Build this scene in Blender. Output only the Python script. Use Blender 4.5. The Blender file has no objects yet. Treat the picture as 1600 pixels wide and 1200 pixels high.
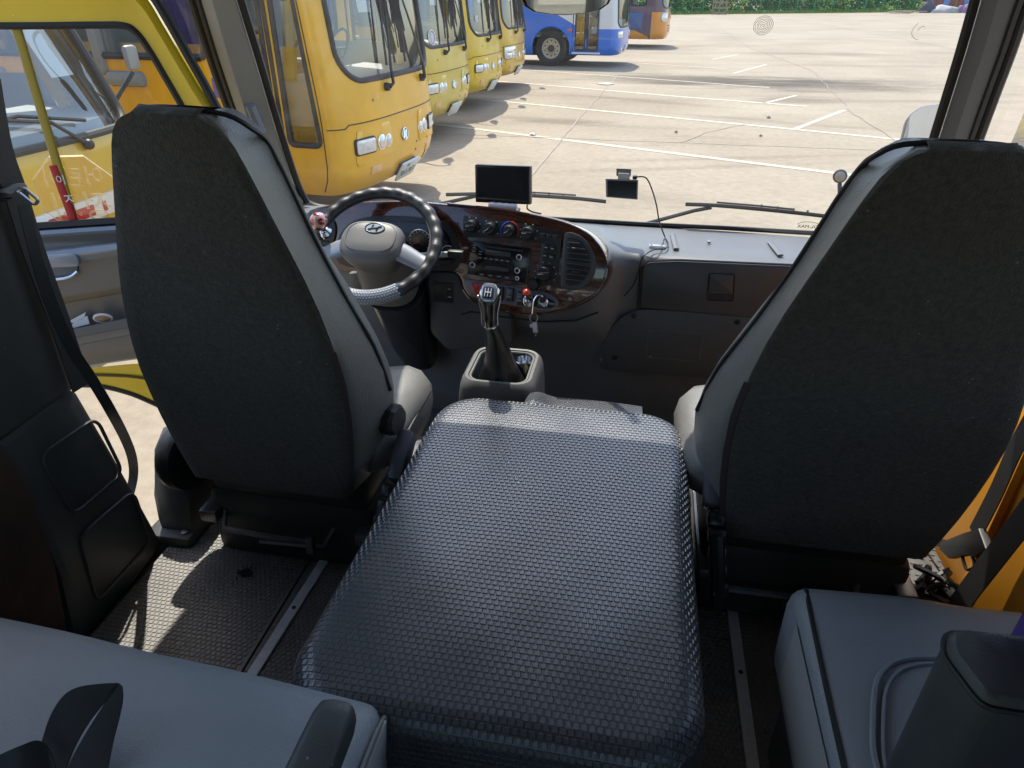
import bpy, bmesh, math, random
import numpy as np
from mathutils import Vector, Matrix
R = math.radians
random.seed(7)
scene = bpy.context.scene
COL = scene.collection

# ------------------------------------------------------------------ camera, sky, sun, exposure
H_EYE = 1.25                       # the photographer's phone, metres above the cabin floor (z = 0)
FPX, PITCH, YAW = 1063.0, math.atan(610 / 1063.0), math.atan(224 / math.hypot(1063.0, 610.0))
GZ = -0.78                         # the yard lies this far below the cabin floor
cF = Vector((-math.sin(YAW) * math.cos(PITCH), math.cos(YAW) * math.cos(PITCH), -math.sin(PITCH)))
cR = Vector((math.cos(YAW), math.sin(YAW), 0))
cU = cR.cross(cF)
EYE = Vector((0, 0, H_EYE))
cam = bpy.data.cameras.new('camera')
cam.sensor_fit = 'HORIZONTAL'; cam.sensor_width = 36.0; cam.lens = FPX / 1600 * 36.0
cam.clip_start = 0.02; cam.clip_end = 3000
camo = bpy.data.objects.new('camera', cam); COL.objects.link(camo)
camo.matrix_world = Matrix.Translation(EYE) @ Matrix((cR, cU, -cF)).transposed().to_4x4()
scene.camera = camo

SUN_DIR = Vector((0.20, -0.49, -1.0)).normalized()       # the way the light travels
to_sun = -SUN_DIR
elev = math.asin(to_sun.z); azim = math.atan2(to_sun.x, to_sun.y)
world = bpy.data.worlds.new('World'); scene.world = world; world.use_nodes = True
wn = world.node_tree; bg = wn.nodes['Background']
sky = wn.nodes.new('ShaderNodeTexSky'); sky.sky_type = 'NISHITA'; sky.sun_disc = False
sky.sun_elevation = elev; sky.sun_rotation = azim; sky.air_density = 1.0; sky.dust_density = 1.5
wn.links.new(sky.outputs[0], bg.inputs[0]); bg.inputs[1].default_value = 0.15
sl = bpy.data.lights.new('sun', 'SUN'); sl.energy = 2.6; sl.angle = R(0.5); sl.color = (1.0, 0.94, 0.84)
so = bpy.data.objects.new('sun', sl); COL.objects.link(so)
so.rotation_euler = SUN_DIR.to_track_quat('-Z', 'Y').to_euler()
vs = scene.view_settings
vs.view_transform = 'Standard'; vs.look = 'None'; vs.gamma = 1; vs.use_curve_mapping = False
vs.exposure = 1.32
scene.cycles.use_denoising = True
scene.cycles.max_bounces = 10; scene.cycles.diffuse_bounces = 5; scene.cycles.glossy_bounces = 4
scene.cycles.transparent_max_bounces = 16; scene.cycles.caustics_reflective = False; scene.cycles.caustics_refractive = False

# ------------------------------------------------------------------ measuring helper
def ray(px, py):
    return cF + cR * ((px - 800) / FPX) + cU * ((600 - py) / FPX)
class Plane:
    def __init__(s, p, n): s.p, s.n = Vector(p), Vector(n).normalized()
    def at(s, px, py, off=0.0):
        r = ray(px, py); return EYE + r * ((s.p + s.n * off - EYE).dot(s.n) / r.dot(s.n))
    def many(s, pts, off=0.0): return [s.at(x, y, off) for x, y in pts]
def planeX(v): return Plane((v, 0, 0), (-1 if v > 0 else 1, 0, 0))
def planeY(v): return Plane((0, v, 0), (0, -1, 0))
def planeZ(v): return Plane((0, 0, v), (0, 0, 1))

# ------------------------------------------------------------------ materials
_m = {}
def mat(name, col, rough=0.5, metal=0.0, var=0.0, vscale=6.0, bump=0.0, bscale=200.0, coat=0.0, spec=0.5, col2=None, sheen=0.0, detail=3.0, crease=0.0, lint=0.0):
    if name in _m: return _m[name]
    m = bpy.data.materials.new(name); m.use_nodes = True; nt = m.node_tree; b = nt.nodes['Principled BSDF']
    b.inputs['Base Color'].default_value = (*col, 1); b.inputs['Roughness'].default_value = rough
    b.inputs['Metallic'].default_value = metal; b.inputs['Specular IOR Level'].default_value = spec
    b.inputs['Coat Weight'].default_value = coat; b.inputs['Coat Roughness'].default_value = 0.30 if 'vinyl' in name else 0.05
    b.inputs['Sheen Weight'].default_value = sheen
    tc = nt.nodes.new('ShaderNodeTexCoord')
    if var > 0 or col2:
        n = nt.nodes.new('ShaderNodeTexNoise'); n.inputs['Scale'].default_value = vscale; n.inputs['Detail'].default_value = 6; n.inputs['Roughness'].default_value = 0.65
        nt.links.new(tc.outputs['Object'], n.inputs['Vector'])
        cr = nt.nodes.new('ShaderNodeValToRGB'); cr.color_ramp.elements[0].position = 0.3; cr.color_ramp.elements[1].position = 0.72
        c2 = col2 or tuple(min(1, c * (1 + var)) for c in col); c1 = col if col2 else tuple(c * (1 - var) for c in col)
        cr.color_ramp.elements[0].color = (*c1, 1); cr.color_ramp.elements[1].color = (*c2, 1)
        nt.links.new(n.outputs[0], cr.inputs[0]); nt.links.new(cr.outputs[0], b.inputs['Base Color'])
        mr = nt.nodes.new('ShaderNodeMapRange'); mr.inputs[3].default_value = max(0.02, rough * 0.8); mr.inputs[4].default_value = min(1, rough * 1.2)
        nt.links.new(n.outputs[0], mr.inputs[0]); nt.links.new(mr.outputs[0], b.inputs['Roughness'])
    if bump > 0:
        n2 = nt.nodes.new('ShaderNodeTexNoise'); n2.inputs['Scale'].default_value = bscale; n2.inputs['Detail'].default_value = detail
        nt.links.new(tc.outputs['Object'], n2.inputs['Vector'])
        bp = nt.nodes.new('ShaderNodeBump'); bp.inputs['Strength'].default_value = bump; bp.inputs['Distance'].default_value = 0.002
        nt.links.new(n2.outputs[0], bp.inputs['Height']); nt.links.new(bp.outputs[0], b.inputs['Normal'])
    if crease > 0:     # slack folds and creases in stretched covers
        n3 = nt.nodes.new('ShaderNodeTexNoise'); n3.inputs['Scale'].default_value = 7; n3.inputs['Detail'].default_value = 4; n3.inputs['Distortion'].default_value = 1.8
        b3 = nt.nodes.new('ShaderNodeBump'); b3.inputs['Strength'].default_value = crease; b3.inputs['Distance'].default_value = 0.012
        nt.links.new(tc.outputs['Object'], n3.inputs['Vector']); nt.links.new(n3.outputs[0], b3.inputs['Height'])
        if bump > 0: nt.links.new(b3.outputs[0], bp.inputs['Normal'])
        else: nt.links.new(b3.outputs[0], b.inputs['Normal'])
    if lint > 0:       # pale specks of lint and dust
        v4 = nt.nodes.new('ShaderNodeTexVoronoi'); v4.inputs['Scale'].default_value = 26; nt.links.new(tc.outputs['Object'], v4.inputs['Vector'])
        m4 = nt.nodes.new('ShaderNodeMath'); m4.operation = 'LESS_THAN'; m4.inputs[1].default_value = lint; nt.links.new(v4.outputs['Distance'], m4.inputs[0])
        src = b.inputs['Base Color'].links[0].from_socket if b.inputs['Base Color'].links else None
        x4 = nt.nodes.new('ShaderNodeMix'); x4.data_type = 'RGBA'; nt.links.new(m4.outputs[0], x4.inputs[0]); x4.inputs[6].default_value = (*col, 1); x4.inputs[7].default_value = (*[min(1, c * 2.6 + .04) for c in col], 1)
        if src: nt.links.new(src, x4.inputs[6])
        nt.links.new(x4.outputs[2], b.inputs['Base Color'])
    _m[name] = m
    return m
def glass(name, tint=(0.9, 0.94, 0.92), refl=0.06, rough=0.0, gcol=(1, 1, 1), dust=0.0):
    if name in _m: return _m[name]
    m = bpy.data.materials.new(name); m.use_nodes = True; nt = m.node_tree; nt.nodes.remove(nt.nodes['Principled BSDF'])
    out = nt.nodes['Material Output']; tr = nt.nodes.new('ShaderNodeBsdfTransparent'); tr.inputs[0].default_value = (*tint, 1)
    gl = nt.nodes.new('ShaderNodeBsdfGlossy'); gl.inputs['Roughness'].default_value = rough; gl.inputs[0].default_value = (*gcol, 1)
    fr = nt.nodes.new('ShaderNodeLayerWeight'); fr.inputs[0].default_value = 0.25
    ma = nt.nodes.new('ShaderNodeMath'); ma.operation = 'MULTIPLY_ADD'; ma.inputs[1].default_value = 0.55; ma.inputs[2].default_value = refl
    mx = nt.nodes.new('ShaderNodeMixShader')
    nt.links.new(fr.outputs['Fresnel'], ma.inputs[0]); nt.links.new(ma.outputs[0], mx.inputs[0])
    nt.links.new(tr.outputs[0], mx.inputs[1]); nt.links.new(gl.outputs[0], mx.inputs[2]); last = mx.outputs[0]
    if dust:           # a thin film of dust, wiped in streaks
        tc = nt.nodes.new('ShaderNodeTexCoord'); mp = nt.nodes.new('ShaderNodeMapping'); mp.inputs['Scale'].default_value = (2.2, 7, 9); mp.inputs['Rotation'].default_value = (0, .5, .3)
        n = nt.nodes.new('ShaderNodeTexNoise'); n.inputs['Scale'].default_value = 1.6; n.inputs['Detail'].default_value = 9; n.inputs['Roughness'].default_value = .7
        nt.links.new(tc.outputs['Object'], mp.inputs[0]); nt.links.new(mp.outputs[0], n.inputs['Vector'])
        mr = nt.nodes.new('ShaderNodeMapRange'); mr.inputs[1].default_value = .38; mr.inputs[2].default_value = .75; mr.inputs[3].default_value = dust * .35; mr.inputs[4].default_value = dust * 1.8
        nt.links.new(n.outputs[0], mr.inputs[0]); tl = nt.nodes.new('ShaderNodeBsdfTranslucent'); tl.inputs[0].default_value = (.8, .78, .74, 1)
        m2 = nt.nodes.new('ShaderNodeMixShader'); nt.links.new(mr.outputs[0], m2.inputs[0]); nt.links.new(last, m2.inputs[1]); nt.links.new(tl.outputs[0], m2.inputs[2]); last = m2.outputs[0]
    nt.links.new(last, out.inputs[0])
    _m[name] = m
    return m

# ------------------------------------------------------------------ mesh building
class MB:
    """collects shapes into ONE mesh"""
    def __init__(s): s.v, s.f, s.mi = [], [], []
    def add(s, verts, faces, mi=0):
        o = len(s.v); s.v += [tuple(p) for p in verts]; s.f += [tuple(i + o for i in f) for f in faces]; s.mi += [mi] * len(faces); return s
    def bm(s, bm, M=None, mi=0):
        bm.verts.index_update()
        s.add([(M @ v.co if M else v.co) for v in bm.verts], [[v.index for v in f.verts] for f in bm.faces], mi); bm.free(); return s
    def box(s, c, size, bev=0.0, M=None, seg=2, mi=0):
        bm = bmesh.new(); bmesh.ops.create_cube(bm, size=1)
        for v in bm.verts: v.co = Vector((v.co.x * size[0], v.co.y * size[1], v.co.z * size[2]))
        if bev > 0: bmesh.ops.bevel(bm, geom=list(bm.edges), offset=min(bev, min(size) * .49), segments=seg, profile=0.5, affect='EDGES')
        return s.bm(bm, Matrix.Translation(c) @ (M.to_4x4() if M else Matrix()), mi)
    def ball(s, c, r, sub=2, sc=(1, 1, 1), M=None, mi=0):
        bm = bmesh.new(); bmesh.ops.create_icosphere(bm, subdivisions=sub, radius=1)
        for v in bm.verts: v.co = Vector((v.co.x * r * sc[0], v.co.y * r * sc[1], v.co.z * r * sc[2]))
        return s.bm(bm, Matrix.Translation(c) @ (M.to_4x4() if M else Matrix()), mi)
    def loft(s, rings, caps=True, closed=True, mi=0):
        n = len(rings[0]); V = [p for r in rings for p in r]; F = []
        for i in range(len(rings) - 1):
            for j in range(n if closed else n - 1):
                k = (j + 1) % n; F.append((i * n + j, i * n + k, (i + 1) * n + k, (i + 1) * n + j))
        if caps and closed: F.append(tuple(range(n))[::-1]); F.append(tuple((len(rings) - 1) * n + j for j in range(n)))
        return s.add(V, F, mi)
    def tube(s, path, r, n=8, closed=False, caps=True, flat=None, up=None, mi=0):
        path = [Vector(p) for p in path]; m = len(path); rings = []; prev = None
        for i, p in enumerate(path):
            a = path[(i - 1) % m] if (closed or i > 0) else p; b = path[(i + 1) % m] if (closed or i < m - 1) else p
            t = (b - a).normalized()
            if up is not None: u = Vector(up) - t * Vector(up).dot(t)
            else: u = (prev - t * prev.dot(t)) if prev else (Vector((0, 0, 1)).cross(t) if abs(t.z) < .9 else Vector((1, 0, 0)).cross(t))
            u.normalize(); prev = u; w = t.cross(u)
            rr = r[i] if isinstance(r, (list, tuple)) else r; r2 = rr if flat is None else flat
            rings.append([p + u * (math.cos(2 * math.pi * k / n) * rr) + w * (math.sin(2 * math.pi * k / n) * r2) for k in range(n)])
        if closed: rings.append(rings[0])
        return s.loft(rings, caps and not closed, mi=mi)
    def strap(s, path, wdir, width, th=0.0015, mi=0):
        """flat webbing along a path; wdir is one vector or one per point"""
        path = [Vector(p) for p in path]; m = len(path); rings = []
        for i, p in enumerate(path):
            t = (path[min(i + 1, m - 1)] - path[max(i - 1, 0)]).normalized()
            w = Vector(wdir[i] if isinstance(wdir, list) else wdir); w = (w - t * w.dot(t)).normalized(); nn = t.cross(w)
            rings.append([p + w * width / 2 + nn * th, p - w * width / 2 + nn * th, p - w * width / 2 - nn * th, p + w * width / 2 - nn * th])
        return s.loft(rings, mi=mi)
    def lathe(s, prof, c=(0, 0, 0), axis=(0, 0, 1), n=24, mi=0, caps=True):
        ax = Vector(axis).normalized(); u = ax.orthogonal().normalized(); w = ax.cross(u); c = Vector(c)
        rings = [[c + ax * h + (u * math.cos(2 * math.pi * k / n) + w * math.sin(2 * math.pi * k / n)) * r for k in range(n)] for r, h in prof]
        return s.loft(rings, caps, mi=mi)
    def prism(s, pts, nrm, depth, bev=0.0, mi=0):
        """solid with outline pts (top face), extruded by depth against nrm; bev shrinks the top face edge"""
        pts = [Vector(p) for p in pts]; n = Vector(nrm).normalized(); k = len(pts)
        area = sum((pts[i] - pts[0]).cross(pts[(i + 1) % k] - pts[0]).dot(n) for i in range(k))
        if area < 0: pts = pts[::-1]
        def inset(d):
            out = []
            for i in range(k):
                e0 = (pts[i] - pts[i - 1]).normalized(); e1 = (pts[(i + 1) % k] - pts[i]).normalized()
                n0 = n.cross(e0); n1 = n.cross(e1); q = (n0 + n1); L = q.length
                out.append(pts[i] + (q / L * min(d / max(.35, L / 2), d * 2) if L > 1e-6 else n0 * d))
            return out
        rings = [[p - n * depth for p in pts]]
        if bev > 0: rings += [[p - n * bev for p in pts], [p - n * bev * .3 for p in inset(bev * .3)], inset(bev)]
        else: rings += [pts]
        return s.loft(rings, mi=mi)
    def grid(s, P, mi=0, skip=None):
        """P[i][j] -> point"""
        a, b = len(P), len(P[0])
        return s.add([p for r in P for p in r], [(i * b + j, i * b + j + 1, (i + 1) * b + j + 1, (i + 1) * b + j) for i in range(a - 1) for j in range(b - 1) if not (skip and skip(i, j))], mi)
    def build(s, name, m, parent=None, smooth=True, ang=35, kind=None, label=None, cat=None, group=None):
        me = bpy.data.meshes.new(name); me.from_pydata(s.v, [], s.f)
        for mm in (m if isinstance(m, (list, tuple)) else [m]): me.materials.append(mm)
        if any(s.mi): me.polygons.foreach_set('material_index', s.mi)
        me.validate(); me.update()
        if smooth:
            me.polygons.foreach_set('use_smooth', [True] * len(me.polygons)); me.set_sharp_from_angle(angle=R(ang))
        o = bpy.data.objects.new(name, me); COL.objects.link(o)
        if parent: par(o, parent)
        tag(o, label, cat, group, kind)
        return o
WM = {}
def par(o, p):
    o.parent = p
    o.matrix_parent_inverse = WM.get(p.name, Matrix()).inverted() if p.parent is None else Matrix()
def tag(o, label=None, cat=None, group=None, kind=None):
    if label: o['label'] = label
    if cat: o['category'] = cat
    if group: o['group'] = group
    if kind: o['kind'] = kind
    return o
def thing(name, label, cat, loc=(0, 0, 0), group=None):
    o = bpy.data.objects.new(name, None); COL.objects.link(o); o.location = loc; o.empty_display_size = .1
    WM[o.name] = Matrix.Translation(loc); tag(o, label, cat, group); return o
def dup(o, parent=None):
    c = o.copy(); COL.objects.link(c)
    if parent: c.parent = parent; c.matrix_parent_inverse = o.matrix_parent_inverse.copy()
    else: WM[c.name] = WM.get(o.name, Matrix())
    for ch in o.children: dup(ch, c)
    return c
def spline(pts, n=8, closed=False):
    """Catmull-Rom through points"""
    P = [Vector(p) for p in pts]; m = len(P); out = []
    for i in range(m if closed else m - 1):
        p0 = P[(i - 1) % m] if (closed or i > 0) else P[0]; p1 = P[i]; p2 = P[(i + 1) % m]; p3 = P[(i + 2) % m] if (closed or i < m - 2) else P[m - 1]
        for k in range(n):
            t = k / n; out.append(.5 * ((2 * p1) + (p2 - p0) * t + (2 * p0 - 5 * p1 + 4 * p2 - p3) * t * t + (3 * p1 - p0 - 3 * p2 + p3) * t ** 3))
    if not closed: out.append(P[-1])
    return out
def rrect(w, h, r, n=5):
    out = []
    for cx, cy, a0 in ((w / 2 - r, h / 2 - r, 0), (-w / 2 + r, h / 2 - r, 90), (-w / 2 + r, -h / 2 + r, 180), (w / 2 - r, -h / 2 + r, 270)):
        for k in range(n + 1): a = R(a0 + 90 * k / n); out.append((cx + r * math.cos(a), cy + r * math.sin(a)))
    return out
def quadround(pts, r, n=4):
    """round the corners of a 3-D polygon"""
    P = [Vector(p) for p in pts]; out = []; m = len(P)
    for i in range(m):
        a, b, c = P[i - 1], P[i], P[(i + 1) % m]; d = min(r, (a - b).length * .45, (c - b).length * .45)
        p = b + (a - b).normalized() * d; q = b + (c - b).normalized() * d
        for k in range(n + 1): t = k / n; out.append(p * (1 - t) ** 2 + b * 2 * t * (1 - t) + q * t * t)
    return out
def frame_mat(o, x, y):
    """matrix whose x,y axes are given and z their cross product, at o"""
    x = Vector(x).normalized(); z = x.cross(Vector(y)).normalized(); y = z.cross(x)
    M = Matrix((x, y, z)).transposed().to_4x4(); M.translation = o; return M
def text(name, body, size, M, m, parent=None, ext=0.0006, **kw):
    cu = bpy.data.curves.new(name, 'FONT'); cu.body = body; cu.size = size; cu.extrude = ext; cu.align_x = 'CENTER'; cu.align_y = 'CENTER'; cu.resolution_u = 3
    t = bpy.data.objects.new('tmp', cu); COL.objects.link(t)
    dg = bpy.context.evaluated_depsgraph_get(); me = bpy.data.meshes.new_from_object(t.evaluated_get(dg)); bpy.data.objects.remove(t)
    me.transform(M); me.materials.clear(); me.materials.append(m)
    o = bpy.data.objects.new(name, me); COL.objects.link(o)
    if parent: par(o, parent)
    return o

# ---- shared materials
YEL = dict(rough=0.34, coat=0.45, var=0.11, vscale=2.2, lint=.035, bump=0.02, bscale=3)
yellow1 = mat('orange_yellow_paint', (0.76, 0.405, 0.004), **YEL)
yellow2 = mat('faded_yellow_paint', (0.60, 0.44, 0.045), **YEL)
yellow3 = mat('lemon_yellow_paint', (0.68, 0.46, 0.006), **YEL)
yellow4 = mat('warm_yellow_paint', (0.66, 0.40, 0.012), **YEL)
rubber = mat('black_rubber', (0.012, 0.012, 0.012), 0.55)
blackp = mat('black_plastic', (0.018, 0.018, 0.019), 0.42, bump=.15, bscale=900)
glossb = mat('gloss_black', (0.008, 0.008, 0.009), 0.12)
chrome = mat('chrome', (0.75, 0.75, 0.76), 0.12, 1.0)
alu = mat('brushed_aluminium', (0.72, 0.74, 0.76), 0.45, 0.0, var=.12, vscale=60)
steel = mat('dull_steel', (0.25, 0.25, 0.26), 0.45, 1.0, var=.2, vscale=30)
whitep = mat('white_plastic', (0.72, 0.73, 0.74), 0.35)
paper = mat('paper', (0.75, 0.76, 0.78), 0.8)
lampg = mat('lamp_glass', (0.62, 0.64, 0.66), 0.12, 0.4, var=.25, vscale=25, coat=1)
glass_ws = glass('windscreen_glass', (0.97, 0.985, 0.97), 0.012, dust=.013)
glass_bus = glass('bus_glass', (0.80, 0.85, 0.84), 0.12)
glass_green = glass('green_side_glass', (0.90, 0.92, 0.88), 0.02)
# ================================================================== the yard
def ground_material():
    m = bpy.data.materials.new('yard_concrete'); m.use_nodes = True; nt = m.node_tree; b = nt.nodes['Principled BSDF']; L = nt.links.new
    tc = nt.nodes.new('ShaderNodeTexCoord')
    def noise(scale, detail=6, rough=.6, stretch=None):
        n = nt.nodes.new('ShaderNodeTexNoise'); n.inputs['Scale'].default_value = scale; n.inputs['Detail'].default_value = detail; n.inputs['Roughness'].default_value = rough
        if stretch:
            mp = nt.nodes.new('ShaderNodeMapping'); mp.inputs['Scale'].default_value = stretch; mp.inputs['Rotation'].default_value = (0, 0, R(12))
            L(tc.outputs['Object'], mp.inputs[0]); L(mp.outputs[0], n.inputs['Vector'])
        else: L(tc.outputs['Object'], n.inputs['Vector'])
        return n
    def ramp(src, p0, c0, p1, c1):
        r = nt.nodes.new('ShaderNodeValToRGB'); e = r.color_ramp.elements
        e[0].position, e[1].position = p0, p1; e[0].color, e[1].color = (*c0, 1), (*c1, 1); L(src, r.inputs[0]); return r.outputs[0]
    def mixc(f, a, bb, mode='MIX'):
        x = nt.nodes.new('ShaderNodeMix'); x.data_type = 'RGBA'; x.blend_type = mode
        if isinstance(f, float): x.inputs[0].default_value = f
        else: L(f, x.inputs[0])
        L(a, x.inputs[6]); L(bb, x.inputs[7]); return x.outputs[2]
    base = ramp(noise(.35, 8).outputs[0], .3, (.268, .226, .166), .75, (.368, .316, .240))
    fine = ramp(noise(9, 8, .7).outputs[0], .35, (.80, .79, .77), .65, (1, 1, 1))
    c = mixc(1.0, base, fine, 'MULTIPLY')
    wear = ramp(noise(.22, 7, .7, (1, 3.2, 1)).outputs[0], .52, (1, 1, 1), .78, (.72, .70, .68))
    c = mixc(1.0, c, wear, 'MULTIPLY')
    grime = ramp(noise(1.3, 8, .75, (1, 2.5, 1)).outputs[0], .60, (1, 1, 1), .80, (.80, .78, .75))
    c = mixc(1.0, c, grime, 'MULTIPLY')
    return m, nt, b, L, c, tc, noise, ramp
def finish_ground():
    m, nt, b, L, c, tc, noise, ramp = ground_material()
    def stain(c, cx, cy, rx, ry, rot, col):
        mp = nt.nodes.new('ShaderNodeMapping'); mp.vector_type = 'TEXTURE'; mp.inputs['Location'].default_value = (cx, cy, GZ); mp.inputs['Rotation'].default_value = (0, 0, rot); mp.inputs['Scale'].default_value = (rx, ry, 1)
        L(tc.outputs['Object'], mp.inputs[0]); ln = nt.nodes.new('ShaderNodeVectorMath'); ln.operation = 'LENGTH'; L(mp.outputs[0], ln.inputs[0])
        nn = noise(1.1, 9, .72, (.5, 1.7, 1))
        ad = nt.nodes.new('ShaderNodeMath'); ad.operation = 'MULTIPLY_ADD'; ad.inputs[1].default_value = 2.2; L(nn.outputs[0], ad.inputs[0]); L(ln.outputs['Value'], ad.inputs[2])
        mr = nt.nodes.new('ShaderNodeMapRange'); mr.inputs[1].default_value = 1.45; mr.inputs[2].default_value = 2.15; mr.inputs[3].default_value = 1; mr.inputs[4].default_value = 0
        L(ad.outputs[0], mr.inputs[0]); d = nt.nodes.new('ShaderNodeRGB'); d.outputs[0].default_value = (*col, 1)
        mm = nt.nodes.new('ShaderNodeMix'); mm.data_type = 'RGBA'; mm.blend_type = 'MULTIPLY'
        L(mr.outputs[0], mm.inputs[0]); L(c, mm.inputs[6]); L(d.outputs[0], mm.inputs[7]); return mm.outputs[2]
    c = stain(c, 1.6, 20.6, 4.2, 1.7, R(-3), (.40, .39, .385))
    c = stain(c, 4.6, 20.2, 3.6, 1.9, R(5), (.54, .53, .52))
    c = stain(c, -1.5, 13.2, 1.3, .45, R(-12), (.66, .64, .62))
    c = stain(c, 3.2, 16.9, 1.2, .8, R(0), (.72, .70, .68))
    for a_, b_, l_, w_, r_ in ((.5, 9.6, 2.6, .16, 18), (1.0, 10.3, 3.0, .15, 17), (3.0, 13.6, 3.2, .22, -20), (-.2, 16.3, 2.8, .25, -24), (6.0, 17.2, 4.5, .3, 8), (8.5, 26, 6, .5, 3)): c = stain(c, a_, b_, l_, w_, R(r_), (.84, .83, .82))
    c = stain(c, 6.5, 31, 3.5, 1.2, R(0), (.75, .73, .7))
    L(c, b.inputs['Base Color']); b.inputs['Roughness'].default_value = 0.85; b.inputs['Specular IOR Level'].default_value = .25
    bp = nt.nodes.new('ShaderNodeBump'); bp.inputs['Strength'].default_value = .35; bp.inputs['Distance'].default_value = .004
    L(noise(60, 4).outputs[0], bp.inputs['Height']); L(bp.outputs[0], b.inputs['Normal'])
    return m
g = MB().add([(-400, -300, GZ), (400, -300, GZ), (400, 600, GZ), (-400, 600, GZ)], [(0, 1, 2, 3)])
g.build('ground', finish_ground(), smooth=False, kind='structure')
line_m = mat('worn_white_line', (0.38, 0.335, 0.265), 0.8, col2=(0.54, 0.49, 0.40), vscale=7)
seam_m = mat('joint_filler', (0.22, 0.19, 0.155), 0.9, col2=(0.34, 0.29, 0.235), vscale=3)
def strip(name, pts, w, m, z=GZ + .004, wob=0.0):
    pts = [Vector((p[0], p[1], z)) for p in pts]; L = []; Rr = []
    if wob:
        q = []
        for a, b in zip(pts[:-1], pts[1:]):
            k = max(2, int((b - a).length / .4)); d = (b - a); s = Vector((-d.y, d.x, 0)).normalized()
            q += [a + d * (i / k) + s * random.uniform(-wob, wob) for i in range(k)]
        pts = q + [pts[-1]]
    for i, p in enumerate(pts):
        t = (pts[min(i + 1, len(pts) - 1)] - pts[max(i - 1, 0)]).normalized(); s = Vector((-t.y, t.x, 0)) * (w / 2); L.append(p + s); Rr.append(p - s)
    MB().grid([L, Rr][::-1]).build(name, m, smooth=False, kind='structure')
# bay lines run aslant (about 24 degrees) across the yard
strip('parking_line', [(-6.5, 13.55), (-2.9, 12.1), (2.61, 9.62), (5.5, 8.35)], .13, line_m)
strip('parking_line', [(-6.5, 17.1), (-2.99, 15.52), (2.61, 13.0), (4.11, 12.3), (6.2, 11.4)], .13, line_m)
strip('parking_line', [(-6.5, 20.5), (-3.0, 18.95), (.72, 17.06), (3.3, 15.95)], .13, line_m)
strip('parking_line', [(-6, 23.7), (-.3, 20.9), (3.0, 19.2)], .10, line_m)
strip('parking_line', [(-.4, 25.6), (2.4, 24.0)], .10, line_m)
strip('parking_line', [(2.61, 13.10), (3.95, 15.56)], .10, line_m)
strip('parking_line', [(2.5, 16.3), (3.40, 17.75)], .09, line_m)
strip('parking_line', [(2.45, 22.6), (3.8, 25.8)], .09, line_m)
strip('parking_line', [(2.2, 27.5), (3.3, 30.0)], .09, line_m)
strip('parking_line', [(1.2, 33.0), (3.6, 31.8)], .09, line_m)
for x0, x1 in ((-1.15, -.75), (11.5, 12.5)):
    strip('expansion_joint', [(x0 - .3, 6.5), (x0, 14.8), (x1, 24), (x1 + .3, 60)], .03, seam_m, GZ + .008, .012)
strip('expansion_joint', [(-9, 11.7), (-.03, 11.43), (2.5, 11.40), (9, 11.2)], .022, seam_m, GZ + .008, .02)
strip('expansion_joint', [(3.9, 8), (4.0, 15), (4.9, 24), (4.2, 34), (4.6, 60)], .018, seam_m, GZ + .008, .03)
strip('expansion_joint', [(-9, 31), (14, 30)], .04, seam_m, GZ + .008, .03)
strip('expansion_joint', [(.6, 11.4), (1.0, 12.4), (1.8, 13.4)], .018, seam_m, GZ + .008, .04)
# litter on the concrete
bag = mat('grey_litter', (.5, .5, .48), .7)
for i, (x, y, s) in enumerate(((-1.78, 11.65, .07), (-1.05, 19.2, .2), (.55, 12.3, .03), (1.9, 12.2, .03), (2.3, 14.2, .035))):
    b_ = MB(); pts = [(x + s * math.cos(a) * random.uniform(.6, 1.2), y + s * math.sin(a) * random.uniform(.6, 1.2), GZ + .012 + (.01 if k % 2 else .03) * (1 if s < .1 else .4)) for k, a in enumerate([j * .785 for j in range(8)])]
    base = [(p[0] * .97 + x * .03, p[1] * .97 + y * .03, GZ + .009) for p in pts]
    b_.loft([base, pts]); lab = ['scrap of pale litter on the concrete ahead of the yellow buses', 'flat sheet of pale paper lying near the blue bus', 'small dark scrap on the concrete beyond the dash camera', 'tiny dark scrap on the second bay line', 'small black speck of litter near the slanting bay mark'][i]
    b_.build('litter_scrap', bag if i in (0, 1) else seam_m, smooth=False, label=lab, cat='litter')

# ---- green wire fence, shrubs behind it, pallet, planks and junk along the far edge
fgreen = mat('fence_green', (0.02, 0.24, 0.10), .5)
FA, FB = Vector((-8, 82, GZ + .02)), Vector((46, 114, GZ + .02))
fd = (FB - FA); fl = fd.length; fdn = fd.normalized()
fen = thing('wire_fence', 'long green wire mesh fence along the far edge of the yard', 'fence', FA)
k = 0; wires = MB(); d = 0.0
while d < fl:
    p = FA + fdn * d
    MB().box(p + Vector((0, 0, 1.0)), (.09, .09, 2.0), .01).build('post', fgreen, fen)
    d += 2.6
for j in range(11): wires.box(FA + fd * .5 + Vector((0, 0, .12 + j * .18)), (fl, .012, .014), M=Matrix.Rotation(math.atan2(fd.y, fd.x), 3, 'Z'))
nv = int(fl / .16)
for j in range(nv): wires.box(FA + fdn * (j * .16) + Vector((0, 0, 1.0)), (.010, .010, 1.9))
wires.build('wire_mesh', fgreen, fen, smooth=False, kind='stuff')
leafm = [mat('leaf_green', (.06, .16, .015), .6, col2=(.12, .24, .03), vscale=2), mat('leaf_deep', (.025, .09, .018), .6, col2=(.06, .15, .025), vscale=2), mat('leaf_lime', (.12, .24, .02), .6, col2=(.20, .32, .04), vscale=2)]
flowm = mat('yellow_flower', (.7, .5, .03), .6); barkm = mat('bark', (.10, .07, .05), .9)
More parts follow.
